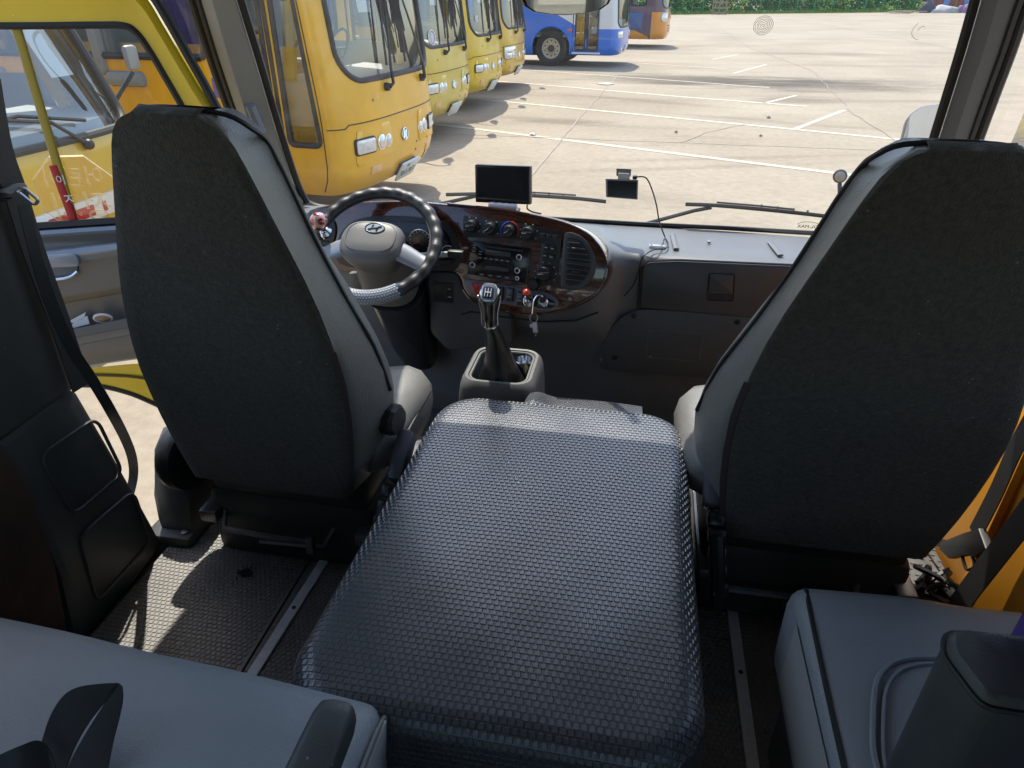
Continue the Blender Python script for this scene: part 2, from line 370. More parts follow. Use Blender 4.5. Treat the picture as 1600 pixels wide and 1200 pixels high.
def shrub(p, w, h, m, label, n=500, flowers=0):
    t = thing('shrub', label, 'shrub', p, 'shrubs behind the green fence'); p = Vector(p); lv = MB(); st = MB(); fl_ = MB()
    cl = [(Vector((random.gauss(0, w * .33), random.gauss(0, w * .25), abs(random.gauss(h * .45, h * .28)))), random.uniform(.18, .4) * min(w, h)) for _ in range(11)]
    for c, r in cl:
        st.tube([p, p + c * .5 + Vector((0, 0, .1)), p + c], [.03, .02, .01], 5)
        for _ in range(n // 11):
            q = p + c + Vector((random.gauss(0, r * .6), random.gauss(0, r * .6), random.gauss(0, r * .5)))
            if q.z < p.z: q.z = p.z + random.uniform(0, .2)
            s = random.uniform(.08, .17); a = Vector((random.gauss(0, 1), random.gauss(0, 1), random.gauss(0, .6))).normalized(); b = a.orthogonal().normalized()
            lv.add([q - a * s, q + b * s * .45, q + a * s, q - b * s * .45], [(0, 1, 2, 3)])
    for _ in range(flowers):
        q = p + Vector((random.gauss(0, w * .35), -w * .3 + random.gauss(0, .1), random.uniform(.2, h * .9)))
        fl_.ball(q, random.uniform(.05, .1), 1)
    lv.build('foliage', m, t, smooth=False); st.build('stems', barkm, t)
    if flowers: fl_.build('flowers', flowm, t, kind='stuff')
shl = ['dense dark green shrub behind the left end of the fence', 'lime green shrub behind the fence left of the pallet', 'bright shrub rising just behind the pallet', 'light green bush between two fence posts right of the pallet', 'bush with small yellow flowers behind the fence', 'low deep green bush beyond the yellow flowers', 'dark rounded shrub in the middle of the fence', 'tall leafy shrub behind the middle of the fence', 'flowering bush with yellow heads near the fence middle', 'pale grassy bush right of the yellow flowers', 'lime clump of tall weeds behind the fence', 'low bright weeds near the plank heap', 'bushy green weeds beside the covered pile', 'dark shrub behind the covered pile']
for i in range(14):
    d = 3 + i * 4.3 + random.uniform(-.6, .6); p = FA + fdn * d + Vector((-fdn.y, fdn.x, 0)) * random.uniform(1.0, 1.8)
    shrub(p, random.uniform(2.6, 3.6), random.uniform(1.6, 2.6) if i < 9 else random.uniform(1.0, 1.5), leafm[[1, 2, 0, 2, 0, 1, 1, 0, 0, 2, 2, 2, 2, 1][i]], shl[i], 650, 60 if i in (4, 8) else 0)
bush2 = MB()
for i in range(13000):
    d = random.uniform(-2, fl + 8); q = FA + fdn * d + Vector((-fdn.y, fdn.x, 0)) * random.uniform(1.4, 4.5); hgt = random.random() ** .8 * 3.0
    s = random.uniform(.15, .4); q = q + Vector((0, 0, hgt)); a = Vector((random.gauss(0, 1), random.gauss(0, 1), random.gauss(0, .7))).normalized(); b = a.orthogonal().normalized()
    bush2.add([q - a * s, q + b * s * .6, q + a * s, q - b * s * .6], [(0, 1, 2, 3)])
bush2.build('undergrowth', leafm[1], smooth=False, kind='stuff', label='deep green undergrowth behind the fence', cat='undergrowth')
MB().add([FA - fdn * 60, FB + fdn * 60, FB + fdn * 60 + Vector((-fdn.y, fdn.x, 0)) * 60, FA - fdn * 60 + Vector((-fdn.y, fdn.x, 0)) * 60], [(0, 1, 2, 3)]).build('verge', mat('verge_green', (.05, .09, .02), .9, var=.4, vscale=.8), smooth=False, kind='structure')
gr = MB()
for i in range(4200):
    d = random.uniform(0, fl); q = FA + fdn * d + Vector((-fdn.y, fdn.x, 0)) * random.uniform(-.5, 1.2); hh = random.uniform(.12, .5); s = .03
    e = Vector((random.uniform(-.12, .12), random.uniform(-.12, .12), hh)); gr.add([q + Vector((-s, 0, 0)), q + Vector((s, 0, 0)), q + e], [(0, 1, 2)])
gr.build('grass', leafm[2], smooth=False, kind='stuff', label='bright grass at the foot of the fence', cat='grass')
# pallet leaning on the fence
wood = mat('grey_wood', (.20, .15, .11), .85, col2=(.32, .25, .18), vscale=8)
pz = thing('pallet', 'grey wooden pallet stood on end against the green fence', 'pallet', (7.1, 88.6, GZ))
for j in range(3): MB().box((6.4 + j * .72, 88.6, GZ + 1.2), (.14, .10, 2.4), .01).build('bearer', wood, pz)
for j in range(5): MB().box((7.12, 88.53, GZ + .12 + j * .54), (1.6, .03, .2), .006).build('board', wood, pz)
pk = thing('plank_heap', 'loose heap of pale planks on the ground near the fence', 'planks', (29.5, 96.5, GZ))
for j in range(6): MB().box((28.6 + random.uniform(-1, 1.6), 96.5 + random.uniform(-.6, .6), GZ + .06 + j * .05), (random.uniform(1.8, 3.6), .2, .05), .006, M=Matrix.Rotation(random.uniform(-.4, .4), 3, 'Z')).build('plank', mat('pale_wood', (.5, .42, .33), .8, var=.2, vscale=5), pk)
rust = mat('rust_red_sheet', (.17, .05, .04), .7, col2=(.24, .08, .07), vscale=2); bluem = mat('blue_tarp', (.12, .22, .45), .6); tgrey = mat('grey_tarp', (.35, .34, .34), .7)
def lump(name, c, r, sc, m, label, cat):
    b_ = MB(); bm = bmesh.new(); bmesh.ops.create_icosphere(bm, subdivisions=3, radius=1)
    for v in bm.verts:
        n = v.co.normalized(); f = 1 + .2 * math.sin(5 * n.x + c[0]) * math.sin(4 * n.y + 1) + random.uniform(-.06, .06); v.co = Vector((n.x * sc[0] * f, n.y * sc[1] * f, max(-.02, n.z * sc[2] * f)))
    b_.bm(bm, Matrix.Translation(c)); b_.build(name, m, label=label, cat=cat)
cs = thing('sheet_stack', 'rusty red sheets leaning together at the right end of the fence', 'sheet stack', (36.2, 104, GZ))
for j in range(7): MB().box((34.0 + j * .75, 104.6 - j * .05, GZ + 1.5), (.7, .08, 3.0), .02, M=Matrix.Rotation(R(-12 + j * 3), 3, 'X') @ Matrix.Rotation(R(random.uniform(-8, 8)), 3, 'Y')).build('sheet', bluem if j in (2, 5) else rust, cs)
lump('tarp_pile', (34.6, 101.8, GZ), 1, (1.7, .9, .8), tgrey, 'grey tarp thrown over a pile below the rusty sheets', 'tarp')
lump('tarp_pile', (32.7, 102.0, GZ), 1, (.9, .7, 1.4), mat('dark_cloth', (.07, .07, .09), .8), 'dark covered heap left of the rusty sheets', 'tarp')
lump('tarp_pile', (37.2, 101.8, GZ), 1, (1.2, .8, 1.0), mat('violet_cloth', (.22, .13, .24), .8), 'violet bundle right of the grey tarp', 'bundle')
# ================================================================== the parked buses
curt_p = mat('purple_curtain', (.10, .06, .28), .8, var=.3, vscale=6)
curt_w = mat('pale_curtain', (.42, .46, .52), .8, var=.2, vscale=6)
seat_g = mat('bus_seat_cloth', (.24, .27, .30), .8)
dash_g = mat('bus_dash_grey', (.40, .40, .39), .6)
floor_g = mat('bus_floor', (.22, .21, .19), .8)
twig = mat('black_fringe', (.03, .028, .026), .8)
class Shell:
    """a bus body: x forward from the nose, y to its left, z up from the ground"""
    def __init__(s, L=9.0, W=1.12, H=3.15, z0=.33, c=.29, rake=.10, zr=1.0, pw=3.0, q=2.2):
        s.L, s.W, s.H, s.z0, s.c, s.rake, s.zr, s.pw, s.q = L, W, H, z0, c, rake, zr, pw, q
    def fx(s, y): return -s.c * (1 - max(0, 1 - min(1, abs(y / s.W)) ** s.pw) ** (1 / s.q))
    def S(s, x, y, z):
        k = 1 - .035 * max(0, (z - 1.3) / 1.8) ** 2; ins = 0
        if z > s.H - .35: t = min(1, (z - s.H + .35) / .35); ins = .35 * (1 - math.sqrt(max(0, 1 - t * t)))
        w = max(0, min(1, (x + s.c + .35) / .35)); under = .12 * max(0, 1 - (z - s.z0) / .28) ** 2
        return Vector((x - w * (s.rake * max(0, z - s.zr) ** 1.15 + under + ins), y * k - math.copysign(ins, y) - math.copysign(under * .5, y) * (1 if abs(y) > .3 else 0), z))
    def front(s, y, z): return s.S(s.fx(y), y, z)
    def side(s, x, z, sg=-1): return s.S(x, sg * s.W, z)
    def fm(s, y, z, off=0.0):
        o = s.front(y, z); ty = s.front(y + .02, z) - s.front(y - .02, z); tz = s.front(y, z + .02) - s.front(y, z - .02)
        M = frame_mat(o, ty, tz); M.translation = o + M.col[2].to_3d() * off; return M
    def sm(s, x, z, off=0.0):
        o = s.side(x, z); tx = s.side(x + .02, z) - s.side(x - .02, z); tz = s.side(x, z + .02) - s.side(x, z - .02)
        M = frame_mat(o, tx, tz); M.translation = o + M.col[2].to_3d() * off; return M
def rr_in(a, b, a0, a1, b0, b1, r):
    if not (a0 < a < a1 and b0 < b < b1): return False
    dx = max(a0 + r - a, 0, a - a1 + r); dy = max(b0 + r - b, 0, b - b1 + r); return dx * dx + dy * dy <= r * r
def make_bus(label, group, paint, sh=None, ws=(.985, 1.33, 2.85, .28), doors=(( -.66, -.34, .80, 2.7), (-1.13, -.79, .80, 2.7)),
             windows=(( -3.1, -1.40, 1.52, 2.6), (-4.8, -3.25, 1.52, 2.6)), details='city', wheel=None, name='parked_bus', arch_z=.5):
    sh = sh or Shell(); t = thing(name, label, 'bus', group=group)
    cols = []
    x = -sh.L
    while x < -5.2: cols.append((x, -sh.W)); x += .9
    x = -5.2
    while x < -sh.c - .03: cols.append((x, -sh.W)); x += .06
    for k in range(81): a = math.pi * (k / 80 - .5); y = sh.W * math.sin(a); cols.append((sh.fx(y), y))
    for x in (-sh.c - .4, -1.6, -3, -5, -sh.L): cols.append((x, sh.W))
    zs = [sh.z0]
    while zs[-1] < sh.H - .36: zs.append(zs[-1] + .036)
    zs += [sh.H - .25, sh.H - .14, sh.H - .05, sh.H]
    P = [[sh.S(cx, cy, z) for cx, cy in cols] for z in zs]
    op = {}
    def which(i, j):
        (x0, y0), (x1, y1) = cols[j], cols[j + 1]; cx, cy, cz = (x0 + x1) / 2, (y0 + y1) / 2, (zs[i] + zs[i + 1]) / 2
        if x0 >= -sh.c - .001 and x1 >= -sh.c - .001 and abs(cy) < sh.W * .999:
            if ws and rr_in(cy, cz, -ws[0], ws[0], ws[1], ws[2], ws[3]): return 'ws'
        if y0 < 0 and y1 < 0 and abs(y0 + sh.W) < .01 and abs(y1 + sh.W) < .01:
            for n, (a, b, c, d) in enumerate(doors):
                if rr_in(cx, cz, a, b, c, d, .05): return 'door%d' % n
            for n, (a, b, c, d) in enumerate(windows):
                if rr_in(cx, cz, a, b, c, d, .08): return 'win%d' % n
            if wheel and (cx - wheel[0]) ** 2 + (cz - arch_z) ** 2 < wheel[1] ** 2: return 'arch'
        if y0 > 0 and y1 > 0 and abs(y1 - sh.W) < .01 and x1 < -1.5 and 1.55 < cz < 2.6: return 'lwin'
        return None
    tag_ = [[which(i, j) for j in range(len(cols) - 1)] for i in range(len(zs) - 1)]
    b = MB(); b.grid(P, skip=lambda i, j: tag_[i][j] is not None)
    n = len(cols); b.add(P[-1] + [sh.S(-sh.L / 2, 0, sh.H)], [tuple(range(n))])
    b.add(P[0], [tuple(range(n))[::-1]]); b.add([r[0] for r in P] + [r[-1] for r in P], [tuple(list(range(len(zs))) + list(range(2 * len(zs) - 1, len(zs) - 1, -1)))])
    b.build('body', paint, t, ang=50)
    MB().grid([[Vector((p.x - .05 * max(0, min(1, (p.x + 1.2) / .8)) - .02, p.y * .955, p.z)) for p in r] for r in P], skip=lambda i, j: tag_[i][j] is not None).build('inner_lining', mat('bus_lining', (.36, .36, .35), .8), t, ang=50)
    def pane(key, nm, m, off=.012, parent=None):
        v = MB(); Q = [[p for p in r] for r in P]; F = [(i, j) for i in range(len(zs) - 1) for j in range(n - 1) if tag_[i][j] == key]
        if not F: return None
        idx = {}
        V, FF = [], []
        for i, j in F:
            q = []
            for a, c in ((i, j), (i, j + 1), (i + 1, j + 1), (i + 1, j)):
                if (a, c) not in idx:
                    p = P[a][c]; idx[(a, c)] = len(V); d = Vector((p.x + 1.6, p.y, 0)) if key == 'ws' else Vector((0, p.y, 0)); V.append(p - d.normalized() * off)
                q.append(idx[(a, c)])
            FF.append(tuple(q))
        v.add(V, FF); return v.build(nm, m, parent or t, ang=80)
    if ws:
        w = pane('ws', 'windscreen', glass_bus, .02)
        cv = [sh.front(y, z) for y, z in [(a, b_ + (ws[1] + ws[2]) / 2) for a, b_ in rrect(2 * ws[0], ws[2] - ws[1], ws[3], 8)] for y, z in [(y, z)]]
        dense = []
        rr = [(a, b_ + (ws[1] + ws[2]) / 2) for a, b_ in rrect(2 * ws[0], ws[2] - ws[1], ws[3], 8)]
        for (a0, b0), (a1, b1) in zip(rr, rr[1:] + rr[:1]):
            m_ = max(1, int(math.hypot(a1 - a0, b1 - b0) / .08))
            dense += [sh.front(a0 + (a1 - a0) * k / m_, b0 + (b1 - b0) * k / m_) for k in range(m_)]
        MB().tube(dense, .026, 8, closed=True).build('windscreen_seal', mat('seal_grey', (.035, .035, .035), .6), t)
    for n_, (a, c, d, e) in enumerate(doors):
        o = pane('door%d' % n_, 'door_pane', glass_bus)
        MB().tube([sh.side((a + c) / 2 + u, (d + e) / 2 + v) for u, v in rrect(c - a, e - d, .05, 3)], .024, 6, closed=True).build('door_seal', rubber, t)
    if doors:
        ends = [doors[0][1] + .035] + [(doors[k][0] + doors[k + 1][1]) / 2 for k in range(len(doors) - 1)] + [doors[-1][0] - .08]
        for x in ends[1:]: MB().box(sh.side(x, 1.55) + Vector((0, -.004, 0)), (.022 if x != ends[1] else .04, .02, 2.2), .004, M=Matrix.Rotation(R(1.0), 3, 'X')).build('door_gap_seal', rubber, t)
        MB().tube([sh.side(ends[0], z) + Vector((0, -.001, 0)) for z in [sh.z0 + .04 + .12 * k for k in range(21)]], .006, 5).build('panel_seam', rubber, t)
    for n_, (a, c, d, e) in enumerate(windows):
        o = pane('win%d' % n_, 'window_pane', glass_bus)
        f = MB().tube([sh.side((a + c) / 2 + u, (d + e) / 2 + v) for u, v in rrect(c - a, e - d, .08, 3)], .035, 6, closed=True).build('window_frame', rubber, t)
        MB().box(sh.side((a + c) / 2, (d + e) / 2 + .3), (c - a, .02, .03)).build('sash_bar', alu, f)
        cu = MB(); cc = 'c'
        rows = [[Vector((c - .12 - (.45 if n_ == 0 else .3) * k / 16, -sh.W + .10 + .03 * math.sin(k * 1.9), z)) for k in range(17)] for z in (d + .02, (d + e) / 2, e)]
        cu.grid(rows); cu.build('curtain', curt_p if details != 'blue' else curt_w, t)
    # inside: deck, dash, seats, wheel
    MB().box((-sh.L / 2 - .4, 0, .86), (sh.L - 1.0, 2 * sh.W - .1, .05)).build('deck', floor_g, t)
    if ws:
        MB().loft([[Vector((sh.fx(y) - .10, y, .95)) for y in [-1 + .2 * k for k in range(11)]] + [Vector((-1.05, 1, .95)), Vector((-1.05, -1, .95))],
                   [Vector((sh.fx(y) - .14, y, 1.3)) for y in [-1 + .2 * k for k in range(11)]] + [Vector((-.9, 1, 1.34)), Vector((-.9, -1, 1.34))]]).build('dash', dash_g, t)
        ring = [Vector((-1.0, .55, 1.5)) + Vector((math.cos(a) * .09, math.sin(a) * .21, math.cos(a) * .2)) for a in [k * math.pi / 12 for k in range(24)]]
        MB().tube(ring, .016, 6, closed=True).tube([(-.95, .55, 1.25), (-1.0, .55, 1.5)], .03, 6).tube([(-1.0, .36, 1.5), (-1.0, .74, 1.5)], .015, 5).build('steering_wheel', blackp, t)
        for rx in range(5):
            for sy in (-.75, .75) if rx else (.55,):
                MB().box((-1.75 - rx * .85, sy, 1.72), (.13, .85 if rx else .48, .75), .06).box((-1.5 - rx * .85, sy, 1.32), (.45, .85 if rx else .48, .14), .05).build('seat', seat_g, t)
        card = sh.fm(*((.55, 1.72) if details == 'mini' else (-.42, 2.03)), -.04)
        MB().box((0, 0, 0), (.21, .29, .002), M=None).build('paper_notice', paper, t).data.transform(card)
        for y0, y1 in ((-.92, -.78), (.72, .95)):
            MB().grid([[Vector((sh.fx(y0 + (y1 - y0) * k / 10) - .28 - sh.rake * (z - 1) - .03 * math.sin(k * 2), y0 + (y1 - y0) * k / 10, z)) for k in range(11)] for z in (1.35, 2.1, 2.8)]).build('windscreen_curtain', curt_w if y0 < 0 else yellow4, t)
        MB().tube([sh.front(-.9, 2.0) + Vector((-.42, 0, 0)), (-.75, -.88, 1.1)], .06, 6).build('inner_pillar', yellow4, t)
    # wipers: pivot, arm, blade
    if ws and details in ('city', 'city_far'):
        for py, top, bl in ((-.33, (-.14, 2.12), (-.30, 1.50)), (.57, (.22, 2.05), (.16, 1.55))):
            pv = sh.front(py, ws[1] - .09); wp = MB().lathe([(.0, .05), (.035, .045), (.04, 0)][::-1], pv, (1, 0, 0), 10).build('wiper', blackp, t)
            pa = [pv + Vector((.05, 0, 0)), pv + Vector((.06, .06 if py < 0 else -.02, .03))] + [sh.front(py + (top[0] - py) * f + .05 * (1 - f), ws[1] - .05 + (top[1] - ws[1] + .05) * f) + Vector((.055, 0, 0)) for f in (.15, .4, .7, 1)]
            MB().tube(pa, [.018, .018, .015, .012, .010, .008], 6).build('arm', blackp, wp)
            off = -.17 if py < 0 else -.10
            MB().tube([sh.front(top[0] + off * .2, top[1] + .35) + Vector((.045, 0, 0)), sh.front(top[0] + off * .6, top[1] - .05) + Vector((.045, 0, 0)), sh.front(top[0] + off, ws[1] + .10) + Vector((.04, 0, 0))], .011, 6).build('blade', rubber, wp)
        # tuft of black fringe hanging at the middle of the glass
        fr = MB()
        for _ in range(46):
            y = .06 + random.gauss(0, .05); fr.tube([sh.front(y, 2.75) + Vector((.05, 0, 0)), sh.front(y + random.gauss(.01, .03), 2.1) + Vector((.06, 0, 0)), sh.front(y + random.gauss(.05, .05), random.uniform(1.5, 1.8)) + Vector((.04, 0, 0))], .007, 4)
        fr.build('black_fringe', twig, t)
    # lights, seam, emblem, plate
    def fbox(name, y, z, w, h, d, m, r=.03, parent=None, off=0.0, bev=.008):
        o = MB().prism([Vector((a, c, d)) for a, c in rrect(w, h, r, 4)], (0, 0, 1), d + .04, bev).build(name, m, parent or t); o.data.transform(sh.fm(y, z, off)); return o
    if details in ('city', 'city_far'):
        zs_ = .975
        MB().tube([sh.front(sh.W * math.sin(a), zs_ - .03 * (abs(math.sin(a)) > .9) + .0) + Vector((.001, 0, 0)) for a in [math.pi * (k / 40 - .5) * .96 for k in range(41)]], .006, 5).build('panel_seam', rubber, t)
        for sg in (-1, 1):
            pl = MB().prism([Vector(p) for p in [(-.30, .14, .004), (.36, .17, .004), (.40, .10, .004), (.40, -.12, .004), (.34, -.15, .004), (.08, -.13, .004), (.06, -.16, .004), (-.33, -.17, .004), (-.35, -.12, .004)]], (0, 0, 1), .03, .004)
            pl.v = [(p[0] * -sg * 0 + p[0] * (1 if sg < 0 else -1), p[1], p[2]) for p in pl.v]
            if sg > 0: pl.f = [f[::-1] for f in pl.f]
            for k, p in enumerate(pl.v):
                q = sh.fm(sg * (.66) + p[0] * .8, .765 + p[1], p[2] + .007); pl.v[k] = tuple(q.translation)
            pl.build('lamp_surround', paint, t)
            hb = fbox('headlight', sg * .80, .765, .30, .155, .015, rubber, .03)
            fbox('lens', sg * .80, .765, .275, .13, .022, lampg, .025, hb)
            for yy, r_ in ((.535, .064), (.40, .055)):
                M_ = sh.fm(sg * yy, .755); o = MB().lathe([(r_ + .012, -.02), (r_ + .012, .008), (r_, .012), (r_ * .95, .014)], n=20).build('round_lamp', chrome, t); o.data.transform(M_)
                o2 = MB().lathe([(r_ * .93, 0), (r_ * .9, .02), (r_ * .5, .028), (.001, .031)], n=20).build('lens', lampg, o); o2.data.transform(M_)
            fbox('marker_lamp', sg * .66, .52, .17, .085, .012, mat('amber_lens', (.75, .45, .2), .3), .01)
            fbox('vent_slot', sg * .62 + .02, .43, .05, .11, .003, rubber, .01) if sg > 0 else None
        e = MB().tube([Vector((.068 * math.cos(a), .058 * math.sin(a), .012)) for a in [k * math.pi / 14 for k in range(28)]], .009, 6, closed=True)
        for q in ((-.028, -.04, -.012, .04), (.014, -.04, .03, .04)): e.tube([(q[0], q[1], .012), (q[2], q[3], .012)], .010, 5)
        e.tube([(-.02, -.006, .012), (.022, .008, .012)], .009, 5); o = e.build('emblem', chrome, t); o.data.transform(sh.fm(-.03, .755))
        pm = sh.fm(0.06, .40, .05); o = MB().prism([Vector((a, c, .0)) for a, c in rrect(.44, .22, .02, 3)], (0, 0, 1), .02, .003).build('number_plate', mat('plate_white', (.62, .63, .6), .5), t); o.data.transform(pm)
        fbox('plate_bracket', .06, .41, .40, .14, .034, rubber, .01)
        if details == 'city':
            text('plate_number', '70소7071', .105, pm @ Matrix.Translation((0, -.025, .002)), mat('plate_ink', (.06, .12, .08), .6), o)
            text('plate_number', '전남', .05, pm @ Matrix.Translation((-.06, .065, .002)), mat('plate_ink', (.06, .12, .08), .6), o)
        fbox('tow_cover', -.35, .345, .10, .04, .004, paint, .01)
        for y, z in ((.28, .63), (-.6, 1.15), (.25, .55)): o = MB().lathe([(.014, 0), (.012, .006), (.001, .008)], n=10).build('bolt', steel, t); o.data.transform(sh.fm(y, z))
        # long mirror arms with hanging heads at the front corners
        for sg in (-1, 1):
            a = sh.front(sg * 1.0, 2.9); mm = MB().tube(spline([a, a + Vector((.25, sg * .10, .05)), a + Vector((.42, sg * .10, -.10)), a + Vector((.42, sg * .06, -.35))], 5), .022, 7).build('mirror', blackp, t)
            MB().box(a + Vector((.42, sg * .04, -.58)), (.10, .22, .44), .045).build('mirror_head', blackp, mm)
    MB().box((-2.6, 0, .45), (1.4, 2 * sh.W - .4, .3)).build('underframe', rubber, t)
    if wheel: bus_wheel(t, (wheel[0], -sh.W + .16, .515)); bus_wheel(t, (wheel[0], sh.W - .16, .515))
    else:
        for y in (-sh.W + .2, sh.W - .2): bus_wheel(t, (-2.45, y, .48))
    for y in (-sh.W + .2, sh.W - .2): bus_wheel(t, (-sh.L + 2.4, y, .5))
    return t, sh
rimc = mat('cream_rim', (.50, .45, .34), .5, var=.12, vscale=12)
tyrem = mat('tyre', (.022, .022, .022), .8, bump=.3, bscale=60)
def bus_wheel(t, c):
    sg = -1 if c[1] < 0 else 1; ax = Vector((0, sg, 0)); c = Vector(c)
    ty = MB().lathe([(.29, -.13), (.42, -.15), (.50, -.135), (.515, -.08), (.515, .08), (.50, .135), (.44, .15), (.31, .135), (.285, .12)], c, ax, 40, caps=False).build('wheel', tyrem, t)
    MB().lathe([(.30, .10), (.295, .135), (.28, .138), (.265, .10), (.25, .075), (.16, .07), (.14, .085), (.001, .085)], c, ax, 40, caps=False).build('rim', rimc, ty)
    h = MB().lathe([(.10, .07), (.095, .14), (.075, .165), (.001, .17)], c, ax, 16); nuts = MB(); ho = MB(); u = Vector((1, 0, 0)); w = Vector((0, 0, 1))
    for k in range(10):
        a = k * math.pi / 5; nuts.lathe([(.016, .07), (.016, .105), (.001, .11)], c + (u * math.cos(a) + w * math.sin(a)) * .135, ax, 6)
        a += .31; ho.lathe([(.024, .0755), (.02, .0775), (.001, .0775)], c + (u * math.cos(a) + w * math.sin(a)) * .215, ax, 8)
    h.build('hub', mat('rust_hub', (.07, .045, .035), .7), ty); nuts.build('wheel_nuts', steel, ty); ho.build('rim_holes', rubber, ty)
def place(t, x, y, head): t.location = (x, y, GZ); t.rotation_euler = (0, 0, R(-head))
GRP = 'yellow school buses parked in a row'
b1, SH = make_bus('orange-yellow bus nearest the steering wheel, its plate and passenger door in full view', GRP, yellow1)
place(b1, -2.46, 7.21, 6)
o = MB().prism([Vector((a, c, .004)) for a, c in rrect(.15, .17, .01, 2)], (0, 0, 1), .006, .001).build('purple_notice', mat('notice_purple', (.14, .09, .32), .5), b1); o.data.transform(SH.sm(-1.32, 1.27))
def number_disc(t, y, z, r):
    M = SH.fm(y, z, -.012); d = MB().tube([Vector((r * math.cos(a), r * math.sin(a), 0)) for a in [k * math.pi / 14 for k in range(28)]], .009, 5, closed=True).build('number_sticker', paper, t); d.data.transform(M)
    o = MB().lathe([(r * .8, -.004), (r * .8, 0), (.001, .0)], n=20).build('disc', mat('smoky_white', (.45, .47, .48), .6), d); o.data.transform(M); text('digit', '9', r * 1.7, M @ Matrix.Translation((0, 0, .004)), paper, d)
b2, _ = make_bus('faded pale yellow bus with a round 9 sticker on its windscreen', GRP, yellow2, details='city_far'); place(b2, -3.08, 11.65, 6); number_disc(b2, -.66, 1.46, .10)
b3, _ = make_bus('lemon yellow bus, third in the row behind the faded one', GRP, yellow3, details='city_far'); place(b3, -3.13, 15.0, 5); number_disc(b3, -.72, 1.62, .05)
b4, _ = make_bus('warm yellow bus at the far end of the row, beside the blue bus', GRP, yellow4, details='city_far'); place(b4, -3.15, 18.2, 4)
for y in (-.72, .72):
    M = SH.fm(y, .83, .004); o = MB().prism([Vector((a, c, .004)) for a, c in rrect(.62, .24, .05, 4)], (0, 0, 1), .03, .004).build('lamp_cluster', lampg, b4); o.data.transform(M)
# the bus nearest our door: shorter, with a raked windscreen and a white bumper band
sh0 = Shell(L=6.5, W=1.02, H=2.75, z0=.35, c=.28, rake=.42, zr=1.15, pw=3.2, q=2)
b0, _ = make_bus('yellow minibus with a raked windscreen, seen through the open door glass', None, yellow4, sh=sh0, ws=(.93, 1.24, 2.35, .14), doors=(), windows=((-3.2, -1.3, 1.35, 2.2),), details='mini')
place(b0, -3.48, 3.60, 2)
def f0(name, y, z, w, h, d, m, r=.03, parent=None):
    o = MB().prism([Vector((a, c, d)) for a, c in rrect(w, h, r, 4)], (0, 0, 1), d + .04, .004).build(name, m, parent or b0); o.data.transform(sh0.fm(y, z)); return o
redm = mat('sign_red', (.42, .012, .015), .4); lettw = mat('sign_white', (.72, .72, .70), .5)
bp_ = f0('bumper_band', .05, .82, 1.5, .13, .02, lettw, .03)
for k in range(6):
    f0('red_panel', -.50 + k * .22, .815, .15, .07, .024, redm, .01, bp_)
for sg in (-1, 1):
    f0('headlight', sg * .72, .68, .30, .15, .02, lampg, .05)
    pv = sh0.front(sg * .45 - .1, 1.2) + Vector((.03, 0, 0)); wp = MB().ball(pv, .035, 2).build('wiper', blackp, b0)
    MB().tube([pv, sh0.front(sg * .45 - .3, 1.36) + Vector((.05, 0, 0)), sh0.front(sg * .45 - .62, 1.42) + Vector((.05, 0, 0))], .012, 6).build('arm', blackp, wp)
    MB().tube([sh0.front(sg * .45 - .12 + .1, 1.33) + Vector((.03, 0, 0)), sh0.front(sg * .45 - .48, 1.42) + Vector((.035, 0, 0)), sh0.front(max(-.85, sg * .45 - .85), 1.40) + Vector((.03, 0, 0))], .012, 6).build('blade', rubber, wp)
    mr = MB().tube([sh0.front(sg * .9, 1.3) + Vector((-.1, 0, 0)), sh0.front(sg * .9, 1.45) + Vector((.08, sg * .2, .1))], .015, 6).build('mirror', blackp, b0); MB().box(sh0.front(sg * .9, 1.5) + Vector((.1, sg * .22, .14)), (.05, .12, .16), .025).build('mirror_head', mat('mirror_head_grey', (.3, .29, .27), .4), mr)
# blue and white city bus beyond the row
def two_tone(name, low, high, expr):
    m = mat(name, low, .3, coat=.5); nt = m.node_tree; b = nt.nodes['Principled BSDF']; tc = [n for n in nt.nodes if n.type == 'TEX_COORD'][0]
    sx = nt.nodes.new('ShaderNodeSeparateXYZ'); nt.links.new(tc.outputs['Object'], sx.inputs[0])
    fac = expr(nt, sx); mx = nt.nodes.new('ShaderNodeMix'); mx.data_type = 'RGBA'; nt.links.new(fac, mx.inputs[0]); mx.inputs[6].default_value = (*low, 1); mx.inputs[7].default_value = (*high, 1)
    nt.links.new(mx.outputs[2], b.inputs['Base Color']); return m
def mathn(nt, op, a, b, c=None):
    n = nt.nodes.new('ShaderNodeMath'); n.operation = op
    for i, v in enumerate((a, b, c)):
        if v is None: continue
        if isinstance(v, (int, float)): n.inputs[i].default_value = v
        else: nt.links.new(v, n.inputs[i])
    return n.outputs[0]
def blue_rule(nt, sx):   # white above a line that climbs towards the rear
    back = mathn(nt, 'MAXIMUM', mathn(nt, 'MULTIPLY_ADD', sx.outputs[0], -.5, -.62), 0)
    return mathn(nt, 'GREATER_THAN', sx.outputs[2], mathn(nt, 'ADD', back, 1.08))
bluep = two_tone('blue_white_paint', (.008, .15, .62), (.66, .68, .70), blue_rule)
sh5 = Shell(L=10.5, W=1.24, H=3.1, z0=.34, c=.30, rake=.06, zr=.9, pw=3.4, q=2.1)
b5, _ = make_bus('blue and white city bus with a big cream wheel, standing beyond the yellow row', None, bluep, sh=sh5, ws=(1.08, 1.12, 2.8, .2), doors=((-1.03, -.72, .48, 2.6), (-1.42, -1.12, .48, 2.6)), windows=((-4.3, -1.7, 1.75, 2.6),), details='blue', wheel=(-2.2, .62), arch_z=.52)
place(b5, -.80, 24.9, 6)
